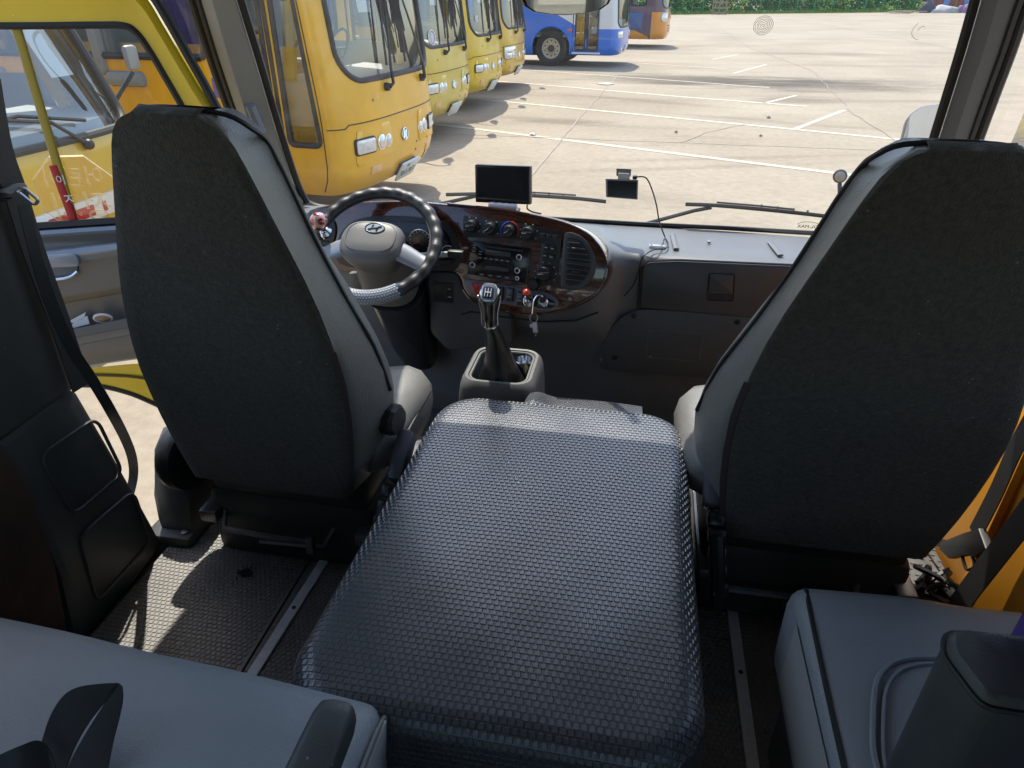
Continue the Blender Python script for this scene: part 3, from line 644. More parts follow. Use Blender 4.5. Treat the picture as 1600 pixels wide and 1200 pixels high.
def f5(name, y, z, w, h, d, m, r=.03):
    o = MB().prism([Vector((a, c, d)) for a, c in rrect(w, h, r, 4)], (0, 0, 1), d + .04, .006).build(name, m, b5); o.data.transform(sh5.fm(y, z)); return o
bl_m = mat('bus_blue', (.008, .15, .62), .3, coat=.5)
for sg in (-1, 1): f5('headlight', sg * .93, .92, .36, .18, .02, lampg, .04); f5('fog_lamp', sg * .7, .5, .14, .09, .012, lampg, .03)
f5('number_plate', 0, .52, .44, .2, .03, mat('plate_white', (.62, .63, .6), .5), .02)
MB().tube([sh5.side(-2.2 + .635 * math.cos(a), .52 + .635 * math.sin(a)) for a in [R(-12) + k * R(204) / 30 for k in range(31)]], .035, 6).build('wheel_arch', bl_m, b5)
MB().tube([sh5.side(-1.3, z) + Vector((.0, .22, 0)) for z in (.75, 1.2)] + [sh5.side(-1.2, 1.4) + Vector((0, .22, 0))], .022, 8).build('grab_rail', yellow1, b5)
MB().box(sh5.side(-1.07, .40) + Vector((0, -.02, 0)), (.9, .05, .05), .01).build('door_sill', alu, b5)
o = MB().prism([Vector((a, c, .006)) for a, c in [(0, .045), (.09, 0), (0, -.045), (-.09, 0)]], (0, 0, 1), .01, 0).build('marker_lamp', mat('orange_marker', (.7, .18, .05), .4), b5); o.data.transform(sh5.sm(-1.6, 1.05))
# brown and orange coach, and a dark one beyond it
def brown_rule(nt, sx):
    diag = mathn(nt, 'MULTIPLY_ADD', mathn(nt, 'ADD', sx.outputs[0], .75), -.42, .42)
    side = mathn(nt, 'MULTIPLY', mathn(nt, 'LESS_THAN', sx.outputs[2], diag), mathn(nt, 'LESS_THAN', sx.outputs[0], -.75))
    fr = mathn(nt, 'MULTIPLY', mathn(nt, 'GREATER_THAN', sx.outputs[0], -.66), mathn(nt, 'LESS_THAN', sx.outputs[2], 1.35))
    return mathn(nt, 'MAXIMUM', side, fr)
brownp = two_tone('brown_orange_paint', (.11, .06, .075), (.72, .27, .02), brown_rule)
sh6 = Shell(L=11, W=1.25, H=3.3, z0=.32, c=.5, rake=.10, zr=1.1, pw=3.2, q=2.1)
b6, _ = make_bus('brown coach with an orange nose and a blue side panel, beyond the blue bus', None, brownp, sh=sh6, ws=(1.1, 1.5, 2.95, .2), doors=((-1.55, -.95, 1.6, 2.7),), windows=((-4.3, -2.1, 1.7, 2.7),), details='coach', wheel=None)
place(b6, .72, 34.4, 6)
def on6(name, M, w, h, d, m, r): o = MB().prism([Vector((a, c, d)) for a, c in rrect(w, h, r, 4)], (0, 0, 1), d + .04, .006).build(name, m, b6); o.data.transform(M); return o
on6('side_panel', sh6.sm(-1.35, 1.0), .62, .66, .012, mat('panel_blue', (.05, .10, .22), .3), .06)
for sg in (-1, 1): on6('headlight', sh6.fm(sg * 1.0, 1.15), .42, .34, .02, lampg, .12)
for k in range(3): on6('grille_slot', sh6.fm(-.1, .62 + k * .1), .9, .035, .006, rubber, .01)
# ================================================================== our own minibus: shell, door, pillars
grey_vinyl = mat('grey_vinyl', (.185, .18, .165), .42, var=.10, vscale=5, bump=.7, bscale=330, crease=.22)
back_cloth = mat('black_seat_cloth', (.062, .053, .040), .95, var=.5, vscale=110, bump=1.0, bscale=330, crease=.12, lint=.05, sheen=.3)
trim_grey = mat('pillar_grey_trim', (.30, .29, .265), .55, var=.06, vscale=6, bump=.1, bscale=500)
trim_dark = mat('dark_trim', (.058, .060, .058), .5, lint=.04, var=.2, vscale=6, bump=.25, bscale=500)
dash_m = mat('dash_grey_plastic', (.115, .122, .130), .42, var=.08, vscale=4, bump=.12, bscale=700)
dash_d = mat('dash_dark_plastic', (.058, .061, .066), .5, bump=.12, bscale=700)
headl = mat('headlining', (.26, .255, .25), .9)
orange_w = mat('orange_wall_paint', (.86, .36, .02), .45, var=.06, vscale=3)
door_tan = mat('door_trim_beige_grey', (.155, .14, .12), .38, var=.05, vscale=5, bump=.08, bscale=500)
belt_m = mat('belt_webbing', (.022, .022, .023), .55, bump=.4, bscale=900)
XL, XR = -1.20, .84
sh_ = thing('minibus_shell', 'inside of our minibus: pillars, roof, side walls and broad windscreen round the seats', 'minibus', (-.18, 0, 0))
def B(name, c, s, m, bev=.01, parent=None, M=None): return MB().box(c, s, bev, M=M).build(name, m, parent or sh_)
# roof, header, rear and sides (behind the photographer, they only shape the light)
B('roof', (-.18, -1.1, 1.80), (2.1, 6.0, .06), headl)
B('roof_header', (-.18, 1.80, 1.70), (2.1, .12, .2), headl, .04)
B('added_shade_board', (-.89, 1.945, 1.47), (.28, .02, .40), trim_dark, .008, M=Matrix.Rotation(R(22), 3, 'X'))  # out of view, added to shade the driver cushion
for sx, x in ((-1, XL), (1, XR)):
    y1 = .78 if sx < 0 else 1.95
    B('side_wall', (x + sx * .03, (y1 - 4.1) / 2 if sx < 0 else -1.6, .36), (.05, y1 + 4.1 if sx < 0 else 5.0, .76), trim_grey if sx < 0 else headl)
    B('cant_rail', (x + sx * .02, -1.1, 1.64), (.08, 6.0, .26), headl, .03)
    for y in ((-4.0, -2.75, -1.5, -.3) if sx < 0 else (-4.0, -2.75, -1.5, -.3, .80)): B('window_pillar', (x + sx * .01, y, 1.12), (.07, .14, .80), trim_grey, .02)
    q = MB()
    for y0, y2 in ((-3.92, -2.83), (-2.67, -1.58), (-1.42, -.38), (-.22, .72)): q.box((x + sx * .025, (y0 + y2) / 2, 1.12), (.004, y2 - y0, .78))
    q.build('side_glass', glass_green, sh_)
B('rear_wall', (-.18, -4.1, .45), (2.1, .06, .9), headl); B('rear_glass', (-.18, -4.1, 1.2), (1.9, .006, .58), glass_green, 0)
# right front wall: orange painted steel below the passenger window
B('passenger_wall', (XR + .02, 1.40, .30), (.04, 1.10, .80), orange_w, .008)
MB().tube([(XR - .005, 1.31, -.05), (XR - .006, 1.31, .62)], .012, 6).build('wall_rib', orange_w, sh_)
PW = planeX(XR)
MB().add([(XR + .03, .90, .71), (XR + .03, 1.92, .71), (XR + .03, 1.80, 1.55), (XR + .03, .90, 1.55)], [(0, 1, 2, 3)]).build('passenger_window', glass_green, sh_)
# floor
B('floor_panel', (-.22, -1.0, -.045), (2.0, 5.6, .07), trim_dark, 0)
B('toe_board', (-.18, 2.2, .05), (2.0, .05, .9), trim_dark, .02, M=Matrix.Rotation(R(-12), 3, 'X'))
B('front_skin', (-.18, 2.47, .0), (2.1, .05, .95), yellow1, .02)
B('footwell', (-.18, 1.98, -.16), (2.0, .9, .05), trim_dark, 0)
# windscreen
WSP = Plane((0, 2.36, .55), (0, -1.05, -.40))
w_top, w_base = 1.66, .50
def wsy(z): return 2.36 - (z - .55) * .40 / 1.05
v = []
for i in range(9):
    z = w_base + (w_top - w_base) * i / 8
    v.append([Vector((-.20 + 1.13 * u, wsy(z) - .10 * abs(u) ** 2.5, z)) for u in [k / 10 - 1 for k in range(21)]])
MB().grid(v).build('windscreen', glass_ws, sh_)
# A pillars: loft of cross sections, with rubber seal and door weatherstrip
def pillar(side):
    if side < 0:
        inn = [(352, -60), (367, 0), (398, 100), (428, 200), (456, 285), (472, 318)]; out = [(286, -60), (303, 0), (328, 80), (352, 150), (376, 215), (400, 280)]
        mid = [(316, -60), (331, 0), (357, 90), (382, 170), (408, 245), (432, 300)]
    else:
        inn = [(1548, -60), (1534, 0), (1511, 80), (1489, 150), (1466, 222), (1440, 300)]; mid = [(1576, -60), (1560, 0), (1537, 80), (1513, 150), (1490, 222), (1465, 300)]
        out = [(1634, -60), (1606, 0), (1578, 80), (1552, 150), (1526, 222), (1500, 300)]
    PA = Plane(WSP.p + Vector((0, -.10, 0)), WSP.n)
    I = PA.many(inn); Md = PA.many(mid, .05); O = PA.many(out, .02)
    far = [p + Vector((side * .03, .09, 0)) for p in PA.many(inn)]; fo = [p + Vector((side * .05, .10, 0)) for p in O]
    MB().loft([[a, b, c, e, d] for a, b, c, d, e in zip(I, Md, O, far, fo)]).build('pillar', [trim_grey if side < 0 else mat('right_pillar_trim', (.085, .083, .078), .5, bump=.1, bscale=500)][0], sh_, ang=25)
    MB().tube([p + Vector((-side * .008, .02, 0)) for p in spline(I, 4)], .012, 7).build('windscreen_seal', rubber, sh_)
    st = MB()
    for k in range(3): st.tube([p + PA.n * (.012 - .004 * k) + Vector((-side * .020 * k, 0, 0)) for p in spline(O, 4)], .011, 7)
    st.build('weatherstrip', mat('weatherstrip', (.035, .034, .032), .55), sh_)
    return PA, I, O
PAL, IL, OL = pillar(-1); PAR, IR, OR = pillar(1)
# lower run of the windscreen seal behind the steering wheel
MB().tube(spline(WSP.many([(456, 285), (466, 305), (480, 318), (500, 326), (530, 328)]), 4), .016, 7).build('windscreen_seal', rubber, sh_)
# pull handle on the left pillar
MB().tube(spline([PAL.at(x, y, .055) for x, y in [(390, 164), (393, 172), (399, 186), (405, 200), (409, 210)]], 4), [.008] + [.016] * 15 + [.010], 8).build('pillar_handle', mat('handle_blue_grey', (.20, .23, .28), .35), sh_)
# stickers and residue on the windscreen glass
def onws(name, M_, m): pass
for cx, cy, r0, rings, nm, lab in ((1192, 40, 15, 6, 'ring_residue', None), (1440, 48, 17, 2, 'ring_residue', None)):
    c = WSP.at(cx, cy, .012); M = frame_mat(c, (1, 0, 0), (0, -.38, 1.0)); t_ = MB()
    for k in range(rings):
        rr_ = (.0032 + .0042 * k) if rings > 2 else (.010 + .013 * k); a0, a1 = (0, 2 * math.pi) if rings > 2 else (R(70 + 60 * k), R(190 + 80 * k)); n_ = 22
        t_.tube([M @ Vector((rr_ * math.cos(a0 + (a1 - a0) * j / n_) + .0015 * random.random(), rr_ * math.sin(a0 + (a1 - a0) * j / n_) + .0015 * random.random(), 0)) for j in range(n_ + 1)], .0006, 4)
    t_.build(nm, mat('glue_residue', (.42, .36, .24), .6), sh_)
c = WSP.at(1262, 354, .010); Mx = frame_mat(c, (-1, 0, 0), (0, -.38, 1.0))
stk = MB().tube(spline([Mx @ Vector(p) for p in [(-.035, .008, 0), (-.02, .016, 0), (0, .0185, 0), (.022, .016, 0), (.034, .008, 0)]], 4), .0008, 4).build('glass_mark', blackp, sh_)
text('glass_mark', 'OL-MAX', .017, Mx, blackp, sh_)
# left B pillar with its moulded lower trim
PB = planeX(-1.13)
lower = PB.many([(-40, 720), (8, 682), (112, 606), (124, 612), (175, 700), (215, 772), (240, 818), (258, 852), (148, 992), (120, 1010), (95, 900), (40, 770)])
MB().prism(lower, (1, 0, 0), .10, .018).build('pillar_lower_trim', trim_dark, sh_)
PB2 = planeX(-1.128)
for q in ([(62, 712), (150, 652), (192, 738), (114, 806)], [(124, 838), (208, 766), (236, 848), (152, 942)]):
    pts = quadround(PB2.many(q), .03, 5)
    MB().tube(pts, .004, 6, closed=True).build('embossed_rim', trim_dark, sh_)
up = PB.many([(-60, 150), (0, 235), (22, 300), (52, 400), (85, 510), (118, 610), (104, 622), (60, 652), (-60, 730)])
MB().prism(up, (1, 0, 0), .10, .015).build('pillar_upper_trim', trim_dark, sh_)
bt = planeX(-1.10)
wheelbox = bt.many([(-60, 700), (8, 690), (45, 745), (72, 812), (92, 880), (108, 960), (112, 1010), (-60, 1010)], -.02)
MB().prism(wheelbox, (1, 0, 0), .08, .02).build('seat_side_trim', mat('brown_side_trim', (.06, .028, .012), .85, col2=(.03, .018, .010), vscale=8, bump=.3, bscale=600), sh_)
# sill of the door opening
B('door_sill', (-1.16, 1.5, -.035), (.10, 1.0, .05), steel, .01)

# ------------------------------------------------------------------ driver's door, swung open
DH = Vector((-1.14, 1.95, 0)); dth = R(70); dd = Vector((-math.sin(dth), -math.cos(dth), 0)); dn = Vector((math.cos(dth) * 1, -math.sin(dth), 0))
DP = Plane(DH, dn)          # faces the cabin
door = thing('driver_door', 'yellow driver door swung wide open, with its window and grey inner trim', 'door', DH)
# yellow skin with window hole: ring of outer and inner outline
wout = [(-170, -60), (-60, -130), (120, -120), (200, -60), (238, -8), (290, 80), (336, 162), (352, 196), (358, 300), (330, 420), (300, 520), (280, 640)]
win = [(-160, 20), (-80, 43), (100, 42), (200, 41), (222, 52), (248, 84), (272, 122), (300, 172), (312, 230), (300, 300), (280, 330), (-160, 362)]
Wq = [DP.at(*p) for p in win]
I2 = spline([Wq[i] for i in range(0, 9)], 4)
fr_path = spline([DP.at(x, y, 0) for x, y in [(-180, 27), (-80, 27), (60, 26), (150, 25), (196, 24), (214, 32), (236, 58), (262, 100), (292, 150), (318, 200), (330, 250)]], 5)
def dpath(pts, off, n=5): return spline([DP.at(x, y, off) for x, y in pts], n)
# frame: broad yellow band outside a black rubber channel
a_ = dpath([(-220, -70), (-80, -62), (60, -52), (160, -42), (205, -28), (232, 0), (256, 40), (282, 84), (308, 128), (334, 172), (352, 230)], 0)
b_ = dpath([(-220, 38), (-80, 40), (60, 40), (150, 39), (196, 40), (216, 52), (236, 80), (256, 114), (278, 152), (300, 192), (320, 245)], 0)
rows = [[p - dn * .035 for p in a_], [p + dn * .004 for p in a_], [p * .72 + q * .28 + dn * .018 for p, q in zip(a_, b_)], [p * .35 + q * .65 + dn * .010 for p, q in zip(a_, b_)], [q + dn * .010 for q in b_], [q - dn * .02 for q in b_]]
MB().grid(rows).build('door_frame', mat('door_yellow', (.80, .55, .012), **YEL), door, ang=25)
MB().tube([p + dn * .006 for p in b_], .014, 6, flat=.010).build('glass_channel', rubber, door)
MB().tube([p + dn * .012 for p in dpath([(160, -60), (205, -46), (240, -8), (266, 34), (292, 80), (319, 128), (344, 175), (354, 196)], 0)], .013, 8).build('door_weatherstrip', rubber, door)
gl = [DP.at(x, y, -.006) for x, y in [(-220, 30), (60, 30), (190, 32), (214, 46), (236, 76), (256, 110), (278, 148), (305, 200), (330, 260), (320, 345), (-220, 380)]]
MB().add(gl, [tuple(range(len(gl)))]).build('door_glass', glass('door_window_glass', (.93, .96, .93), .03), door)
dv0, dv1 = [DP.at(x, y, .002) for x, y in [(25, 40), (116, 346)]]
MB().tube([dv0, dv1], .013, 8, flat=.008, up=dd).build('window_divider', mat('olive_yellow_bar', (.36, .27, .03), .45), door)
sticker = glass('reflected_red', (.98, .86, .74), .03)  # reddish tint standing for the stop sign's reflection in the glass
oc = DP.at(122, 303, -.010); Mo = frame_mat(oc, -dd * -1, (0, 0, 1)); Mo = frame_mat(oc, dd, (0, 0, 1))   # stop sign's mirror image, its reflection drawn on the pane
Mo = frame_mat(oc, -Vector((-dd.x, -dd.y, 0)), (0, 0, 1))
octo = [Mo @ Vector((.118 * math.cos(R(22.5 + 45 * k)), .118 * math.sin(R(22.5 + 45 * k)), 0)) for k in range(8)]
so_ = MB().add(octo, [tuple(range(8))]).build('stop_reflection', sticker, door)  # stands for the sign's reflection in the glass, not a sticker
reflected_w = glass('reflected_white', (.96, .96, .92), .28, .6, (1, .93, .75))
MB().tube(octo, .0022, 4, closed=True).build('reflected_border', reflected_w, so_)
text('reflected_text', '어린이', .062, Mo @ Matrix.Translation((0, .045, .001)), reflected_w, so_)
text('reflected_text', '정지', .095, Mo @ Matrix.Translation((0, -.045, .001)), reflected_w, so_)
MB().tube([DP.at(84, 258, .004), DP.at(116, 346, .004)], .0138, 8, flat=.0095, up=dd).build('divider_red_reflection', redm, door)  # red laid on the bar for the same sign's reflection
text('reflected_mark', '이', .030, frame_mat(DP.at(95, 282, .0165), -dd, (0, 0, 1)), lettw, door); text('reflected_mark', 'ㅈ', .040, frame_mat(DP.at(108, 312, .0165), -dd, (0, 0, 1)), lettw, door)  # letters of the reflected sign, drawn on the bar
# inner trim: horizontal mouldings
def band(name, m, prof):
    """prof: (y pixel at x=165, y pixel at x=45, stand-off)"""
    xs = (-240, -120, 0, 90, 180, 250, 300); rows = []
    for ya, yb, off in prof:
        rows.append([DP.at(x, ya + (x - 165) / -120.0 * (yb - ya), off) for x in xs])
    MB().grid(rows).build(name, m, door, ang=50)
band('sill_rubber', rubber, [(340, 348, 0), (341, 349, .02), (350, 358, .024), (353, 361, .01)])
silver = mat('door_sheen_trim', (.23, .26, .31), .25, coat=.6)
band('sill_rail', silver, [(352, 360, .012), (354, 362, .034), (360, 368, .04), (364, 372, .03)])
band('upper_trim', door_tan, [(364, 372, .03), (370, 379, .022), (378, 389, .022), (381, 394, .03)])
band('armrest_ledge', silver, [(379, 392, .022), (383, 397, .075), (391, 408, .085), (400, 418, .07), (404, 422, .05)])
band('lower_trim', door_tan, [(402, 420, .05), (430, 452, .048), (450, 470, .055), (457, 478, .05), (463, 484, .018), (500, 524, .014), (507, 531, .016)])
band('pocket_lip', mat('pocket_grey', (.10, .10, .105), .5), [(503, 528, .03), (504, 528, .075), (518, 541, .078), (520, 543, .05)])
band('pocket_front', door_tan, [(518, 541, .068), (530, 553, .072), (531, 554, .066), (545, 566, .068), (546, 567, .062), (566, 582, .056), (568, 584, .03)])
# pull cup, latch lever
hp = [DP.at(x, y, .062) for x, y in [(30, 425), (108, 424), (116, 418), (120, 424), (112, 432), (90, 436), (40, 436)]]
cup = [DP.at(x, y, .056) for x, y in [(36, 420), (122, 414), (121, 424), (110, 432), (88, 436), (40, 437)]]
MB().prism(quadround(cup, .012, 4), dn, .02, .004).build('pull_cup', mat('cup_blue_grey', (.11, .14, .18), .3), door)
MB().tube(spline([DP.at(x, y, .06) for x, y in [(40, 437), (88, 436), (110, 432), (121, 424)]], 5), .0045, 6).build('cup_rim', chrome, door)
hl_ = [DP.at(x, y, .088) for x, y in [(40, 403), (118, 395), (123, 408), (123, 417), (60, 420)]]
MB().prism(quadround(hl_, .012, 3), dn, .02, .005).build('latch_lever', silver, door)
# yellow lower edge of the door with its rolled lip and wheel arch cut-out
xs_ = [-240, -100, 40, 90, 125, 160, 200, 230, 262, 300]
top_ = [630, 605, 588, 580, 576, 573, 569, 567, 565, 563]; bot_ = [760, 690, 620, 604, 600, 602, 612, 624, 640, 668]
r0 = [DP.at(x, y, .028) for x, y in zip(xs_, top_)]; r1 = [DP.at(x, y + (b - y) * .42, .026) for x, y, b in zip(xs_, top_, bot_)]; r1b = [DP.at(x, y + (b - y) * .52, .016) for x, y, b in zip(xs_, top_, bot_)]; r2 = [DP.at(x, b, .012) for x, b in zip(xs_, bot_)]; r3 = [DP.at(x, b + 3, -.03) for x, b in zip(xs_, bot_)]
MB().grid([r0, r1, r1b, r2, r3]).build('door_skin', mat('door_yellow', (.80, .55, .012), **YEL), door, ang=25)
MB().tube([p + Vector((0, 0, -.004)) for p in spline(r2, 4)], .009, 6).build('edge_rubber', rubber, door)
MB().tube(spline([p + dn * .004 for p in r1], 4), .005, 6).build('edge_seam', mat('dark_yellow_line', (.10, .07, .01), .6), door)  # dark yellow line along the rolled lip
# things in the door pocket
pp_ = Plane(DH + dn * .045, dn)
MB().prism(pp_.many([(104, 506), (130, 500), (134, 488), (108, 502)]), dn, .003, 0).prism(pp_.many([(108, 514), (140, 506), (136, 494), (116, 502)]), dn, .003, 0).build('folded_paper', paper, label='folded white papers poking out of the open door pocket', cat='paper', smooth=False)
c = pp_.at(161, 497, .012); M = frame_mat(c, -dd, Vector((0, 0, 1)) + dn * .4)
cl = thing('round_case', 'small round tan case with a white rim lying in the door pocket', 'case', c)
o = MB().tube([M @ Vector((.026 * math.cos(a), .017 * math.sin(a), 0)) for a in [k * math.pi / 12 for k in range(24)]], .004, 6, closed=True).build('rim', whitep, cl)
o = MB().loft([[M @ Vector((.024 * s * math.cos(a), .016 * s * math.sin(a), h)) for a in [k * math.pi / 10 for k in range(20)]] for s, h in ((1, -.006), (1, .002), (.7, .007), (.02, .009))]).build('lid', mat('tan_weave', (.30, .20, .12), .8, var=.3, vscale=120), cl)

# ------------------------------------------------------------------ mirrors
mrm = mat('mirror_glass', (.82, .85, .88), .02, 1.0)
rm = thing('rear_view_mirror', 'black rimmed rear-view mirror hanging at the top of the windscreen', 'mirror', (-.2, 1.8, 1.25))
P18 = Plane((0, 2.0, 1.25), (.25, -1, -.02))
mo = P18.many([(808, -40), (812, -10), (820, 10), (834, 19), (858, 23), (886, 24), (915, 21), (938, 16), (952, 6), (960, -12), (962, -45)])
MB().prism(mo, P18.n, .03, .004).build('housing', glossb, rm)
cen = sum(mo, Vector()) / len(mo)
MB().prism([cen + (p - cen) * .93 + P18.n * .0015 for p in mo], P18.n, .004, 0).build('mirror_face', mrm, rm)
MB().tube([cen + Vector((0, .03, .02)), (-.2, 1.93, 1.62)], .012, 8).build('stalk', blackp, rm)
om = thing('side_mirror', 'big rounded side mirror outside the right pillar', 'mirror', (.95, 2.6, .9))
P26 = Plane((.95, 2.6, .9), (-.25, -1, .34))
mo = quadround(P26.many([(1398, 262), (1418, 180), (1440, 164), (1500, 158), (1500, 262)]), .05, 4)
MB().prism(mo, P26.n, .06, .012).build('housing', mat('mirror_shell_grey', (.12, .13, .14), .4), om)
cen = sum(mo, Vector()) / len(mo)
MB().prism([cen + (p - cen) * .94 + P26.n * .002 for p in mo], P26.n, .004, 0).build('mirror_face', mrm, om)
MB().tube([cen + Vector((0, .06, 0)), cen + Vector((.12, .0, -.1)), (1.0, 2.3, .6)], .014, 8).build('arm', blackp, om)
c = Vector((.700, 2.62, .690)); rmr = thing('convex_mirror', 'small round convex mirror peeking past the passenger seat', 'mirror', c)
MB().lathe([(.022, -.02), (.024, 0), (.022, .006)], c, (-.2, -1, .1), 20).build('housing', blackp, rmr); MB().lathe([(.021, .004), (.015, .008), (.001, .010)], c, (-.2, -1, .1), 20).build('mirror_face', mat('dusty_mirror', (.4, .38, .35), .4), rmr)
MB().tube([c + Vector((.01, .02, -.03)), (.72, 2.5, .5)], .008, 6).build('arm', blackp, rmr)

# ------------------------------------------------------------------ wipers outside the glass
WO = Plane(WSP.p - WSP.n * .03, WSP.n)
wipm = mat('wiper_black', (.03, .03, .032), .35)
def wiper(label, arm, blade, clips, nm='wiper'):
    t = thing(nm, label, 'wiper', WO.at(*arm[0])); A = WO.many(arm, -.01)
    MB().tube(A, [.009, .007, .005, .004][:len(A)] + [.004] * max(0, len(A) - 4), 6, flat=.007).build('arm', wipm, t)
    Bp = WO.many(blade); MB().tube(spline(Bp, 5), .0045, 6, flat=.007).build('blade', rubber, t)
    fr = MB().tube(spline([WO.at(x, y - 5, -.012) for x, y in blade[1:-1]], 5), .0032, 6)
    for x, y in clips: fr.tube([WO.at(x, y - 6, -.012), WO.at(x, y, 0)], .004, 5)
    fr.build('blade_bridge', wipm, t)
    return t
wiper('left wiper lying flat behind the black monitor', [(672, 320), (700, 316), (745, 306), (800, 303)], [(697, 304), (760, 303), (840, 306), (900, 310), (947, 315)], [(835, 306), (858, 307), (880, 309)])
wiper('right wiper lying flat low on the glass, half behind the passenger seat', [(1000, 352), (1040, 341), (1085, 329), (1112, 324)], [(1071, 319), (1120, 321), (1180, 326), (1240, 332), (1300, 339)], [(1190, 326), (1215, 329), (1240, 332), (1262, 335)])
# ================================================================== seats
pipe_m = mat('black_piping', (.014, .014, .014), .5)
def interp(tab, z):
    n = len(tab); z = min(max(z, tab[0][0]), tab[-1][0])
    for i in range(n - 1):
        if tab[i][0] <= z <= tab[i + 1][0]:
            (x0, y0), (x1, y1) = tab[i], tab[i + 1]; h = x1 - x0; t = (z - x0) / h
            m0 = (y1 - tab[max(i - 1, 0)][1]) / (x1 - tab[max(i - 1, 0)][0]); j = min(i + 2, n - 1); m1 = (tab[j][1] - y0) / (tab[j][0] - x0)
            return (2*t**3 - 3*t*t + 1) * y0 + (t**3 - 2*t*t + t) * h * m0 + (-2*t**3 + 3*t*t) * y1 + (t**3 - t*t) * h * m1
HW_R = [(.29, .185), (.34, .197), (.46, .215), (.60, .222), (.70, .212), (.80, .192), (.88, .168), (.95, .145), (1.02, .122), (1.07, .103), (1.10, .082), (1.112, .055)]
HW_F = [(.29, .20), (.34, .224), (.46, .260), (.55, .268), (.62, .256), (.68, .236), (.76, .202), (.85, .168), (.92, .144), (.99, .124), (1.04, .106), (1.08, .086), (1.112, .05)]
def yb(z): return 1.1455 - .13 * z          # rear face of the backrest
def seat_ring(z, grow=0.0):
    r, f = interp(HW_R, z) + grow, interp(HW_F, z) + grow; y0 = yb(z) - grow
    D = .15 if z < .8 else .15 - .30 * (z - .8)
    half = [(0, y0 - .004), (r * .5, y0 - .003), (r * .85, y0), (r, y0 + .006), (r + (f - r) * .35, y0 + .030), (r + (f - r) * .75, y0 + .06), (f, y0 + .095), (f + .004, y0 + .12), (f - .004, y0 + D), (f - .03, y0 + D + .022), (f * .72, y0 + D + .022), (f * .5, y0 + D + .006), (0, y0 + D)]
    return [(x, y) for x, y in half] + [(-x, y) for x, y in half[-2:0:-1]]
def make_seat(label):
    t = thing('front_seat', label, 'seat', group='front seats of the minibus')
    zs = [.29, .295, .305, .33, .37, .42, .48, .54, .60, .66, .72, .78, .84, .90, .95, 1.0, 1.04, 1.07, 1.09, 1.102, 1.108, 1.110]
    rings = []
    for i, z in enumerate(zs):
        s = {0: .90, 1: .96, 2: .99}.get(i, 1.0); s = {17: .99, 18: .965, 19: .90, 20: .78, 21: .60}.get(i, s)
        ym = yb(z) + .07; rings.append([Vector((x * (s if i < 3 or i > 17 else 1), ym + (y - ym) * s, z)) for x, y in seat_ring(min(z, 1.10))])
    MB().loft(rings).build('backrest', grey_vinyl, t, ang=60)
    # black cloth rear cover, 4 mm proud
    rows = []
    for z in [.30, .33, .37, .42, .48, .54, .60, .66, .72, .78, .84, .90, .95, 1.0, 1.03, 1.06, 1.08, 1.095, 1.104, 1.109, 1.113]:
        r = interp(HW_R, z); y0 = yb(z) - .005 + max(0, z - 1.07) ** 2 * 3
        rows.append([Vector((r * u, y0 - .004 * (1 - u * u) + (.006 if abs(u) > .97 else 0), z)) for u in [-1, -.97, -.85, -.6, -.3, 0, .3, .6, .85, .97, 1]])
    rows.append([p + Vector((0, .02, .008)) for p in rows[-1]])
    MB().grid(rows).build('back_cloth', back_cloth, t, ang=60)
    # piping over the head and down the front corners
    pth = []
    for z in (.55, .66, .76, .86, .95, 1.02, 1.06): pth.append(Vector((interp(HW_F, z) + .003, yb(z) + .11, z)))
    pth += [Vector((.098, yb(1.08) + .075, 1.085)), Vector((.072, yb(1.1) + .052, 1.108)), Vector((.0, yb(1.1) + .036, 1.116))]
    pth = pth + [Vector((-p.x, p.y, p.z)) for p in pth[-2::-1]]
    MB().tube(spline(pth, 4), .0045, 6).build('piping', pipe_m, t)
    # zip strip on the edge of the cloth
    for sg in (1,):
        MB().strap([Vector((sg * (interp(HW_R, z) + .002), yb(z) - .003, z)) for z in (.70, .66, .62, .54, .46, .38, .33)], (1, .3, 0), .011, .0008).build('zip_strip', mat('zip_brown', (.060, .042, .040), .7), t)
    # cushion
    cu = MB(); rg = []
    for y, s, zz in ((1.16, .86, 0), (1.18, .95, 0), (1.22, 1, 0), (1.34, 1.04, .010), (1.43, 1.04, .010), (1.475, .98, -.004), (1.495, .90, -.03)):
        w = .272 * s; top = .445 + zz; bot = .30 + (.02 if s < .99 else 0)
        rg.append([Vector((x * w, y, z)) for x, z in [(-.8, bot), (.8, bot), (1, bot + .03), (1.03, bot + .08), (1, top - .03), (.93, top - .004), (.8, top + .006), (.62, top - .004), (.3, top - .012), (0, top - .014), (-.3, top - .012), (-.62, top - .004), (-.8, top + .006), (-.93, top - .004), (-1, top - .03), (-1.03, bot + .08), (-1, bot + .03)]])
    cu.loft(rg); cu.build('seat_cushion', grey_vinyl, t, ang=60)
    MB().tube([Vector((.272 * 1.045, y, .405)) for y in (1.2, 1.28, 1.36, 1.43)], .0035, 6).build('cushion_seam', pipe_m, t)
    MB().box((0, 1.31, .11), (.43, .30, .22), .03).build('seat_box', trim_dark, t)
    # pedestal, slide rails, adjuster bar
    MB().box((0, 1.32, .245), (.40, .30, .10), .02).build('seat_pan', trim_dark, t)
    for x in (-.20, .20): MB().box((x, 1.34, .15), (.045, .42, .035), .006).box((x, 1.24, .08), (.04, .05, .14), .006).box((x, 1.48, .08), (.04, .05, .14), .006).build('slide_rail', steel, t)
    MB().tube([(-.18, 1.18, .16), (-.16, 1.13, .12), (.10, 1.13, .12), (.12, 1.18, .16)], .008, 6).build('adjuster_bar', steel, t)
    MB().tube([(-.05, 1.10, .13), (.06, 1.12, .12)], .006, 6).box((.07, 1.12, .125), (.02, .02, .05), .004).build('spring_hook', steel, t)
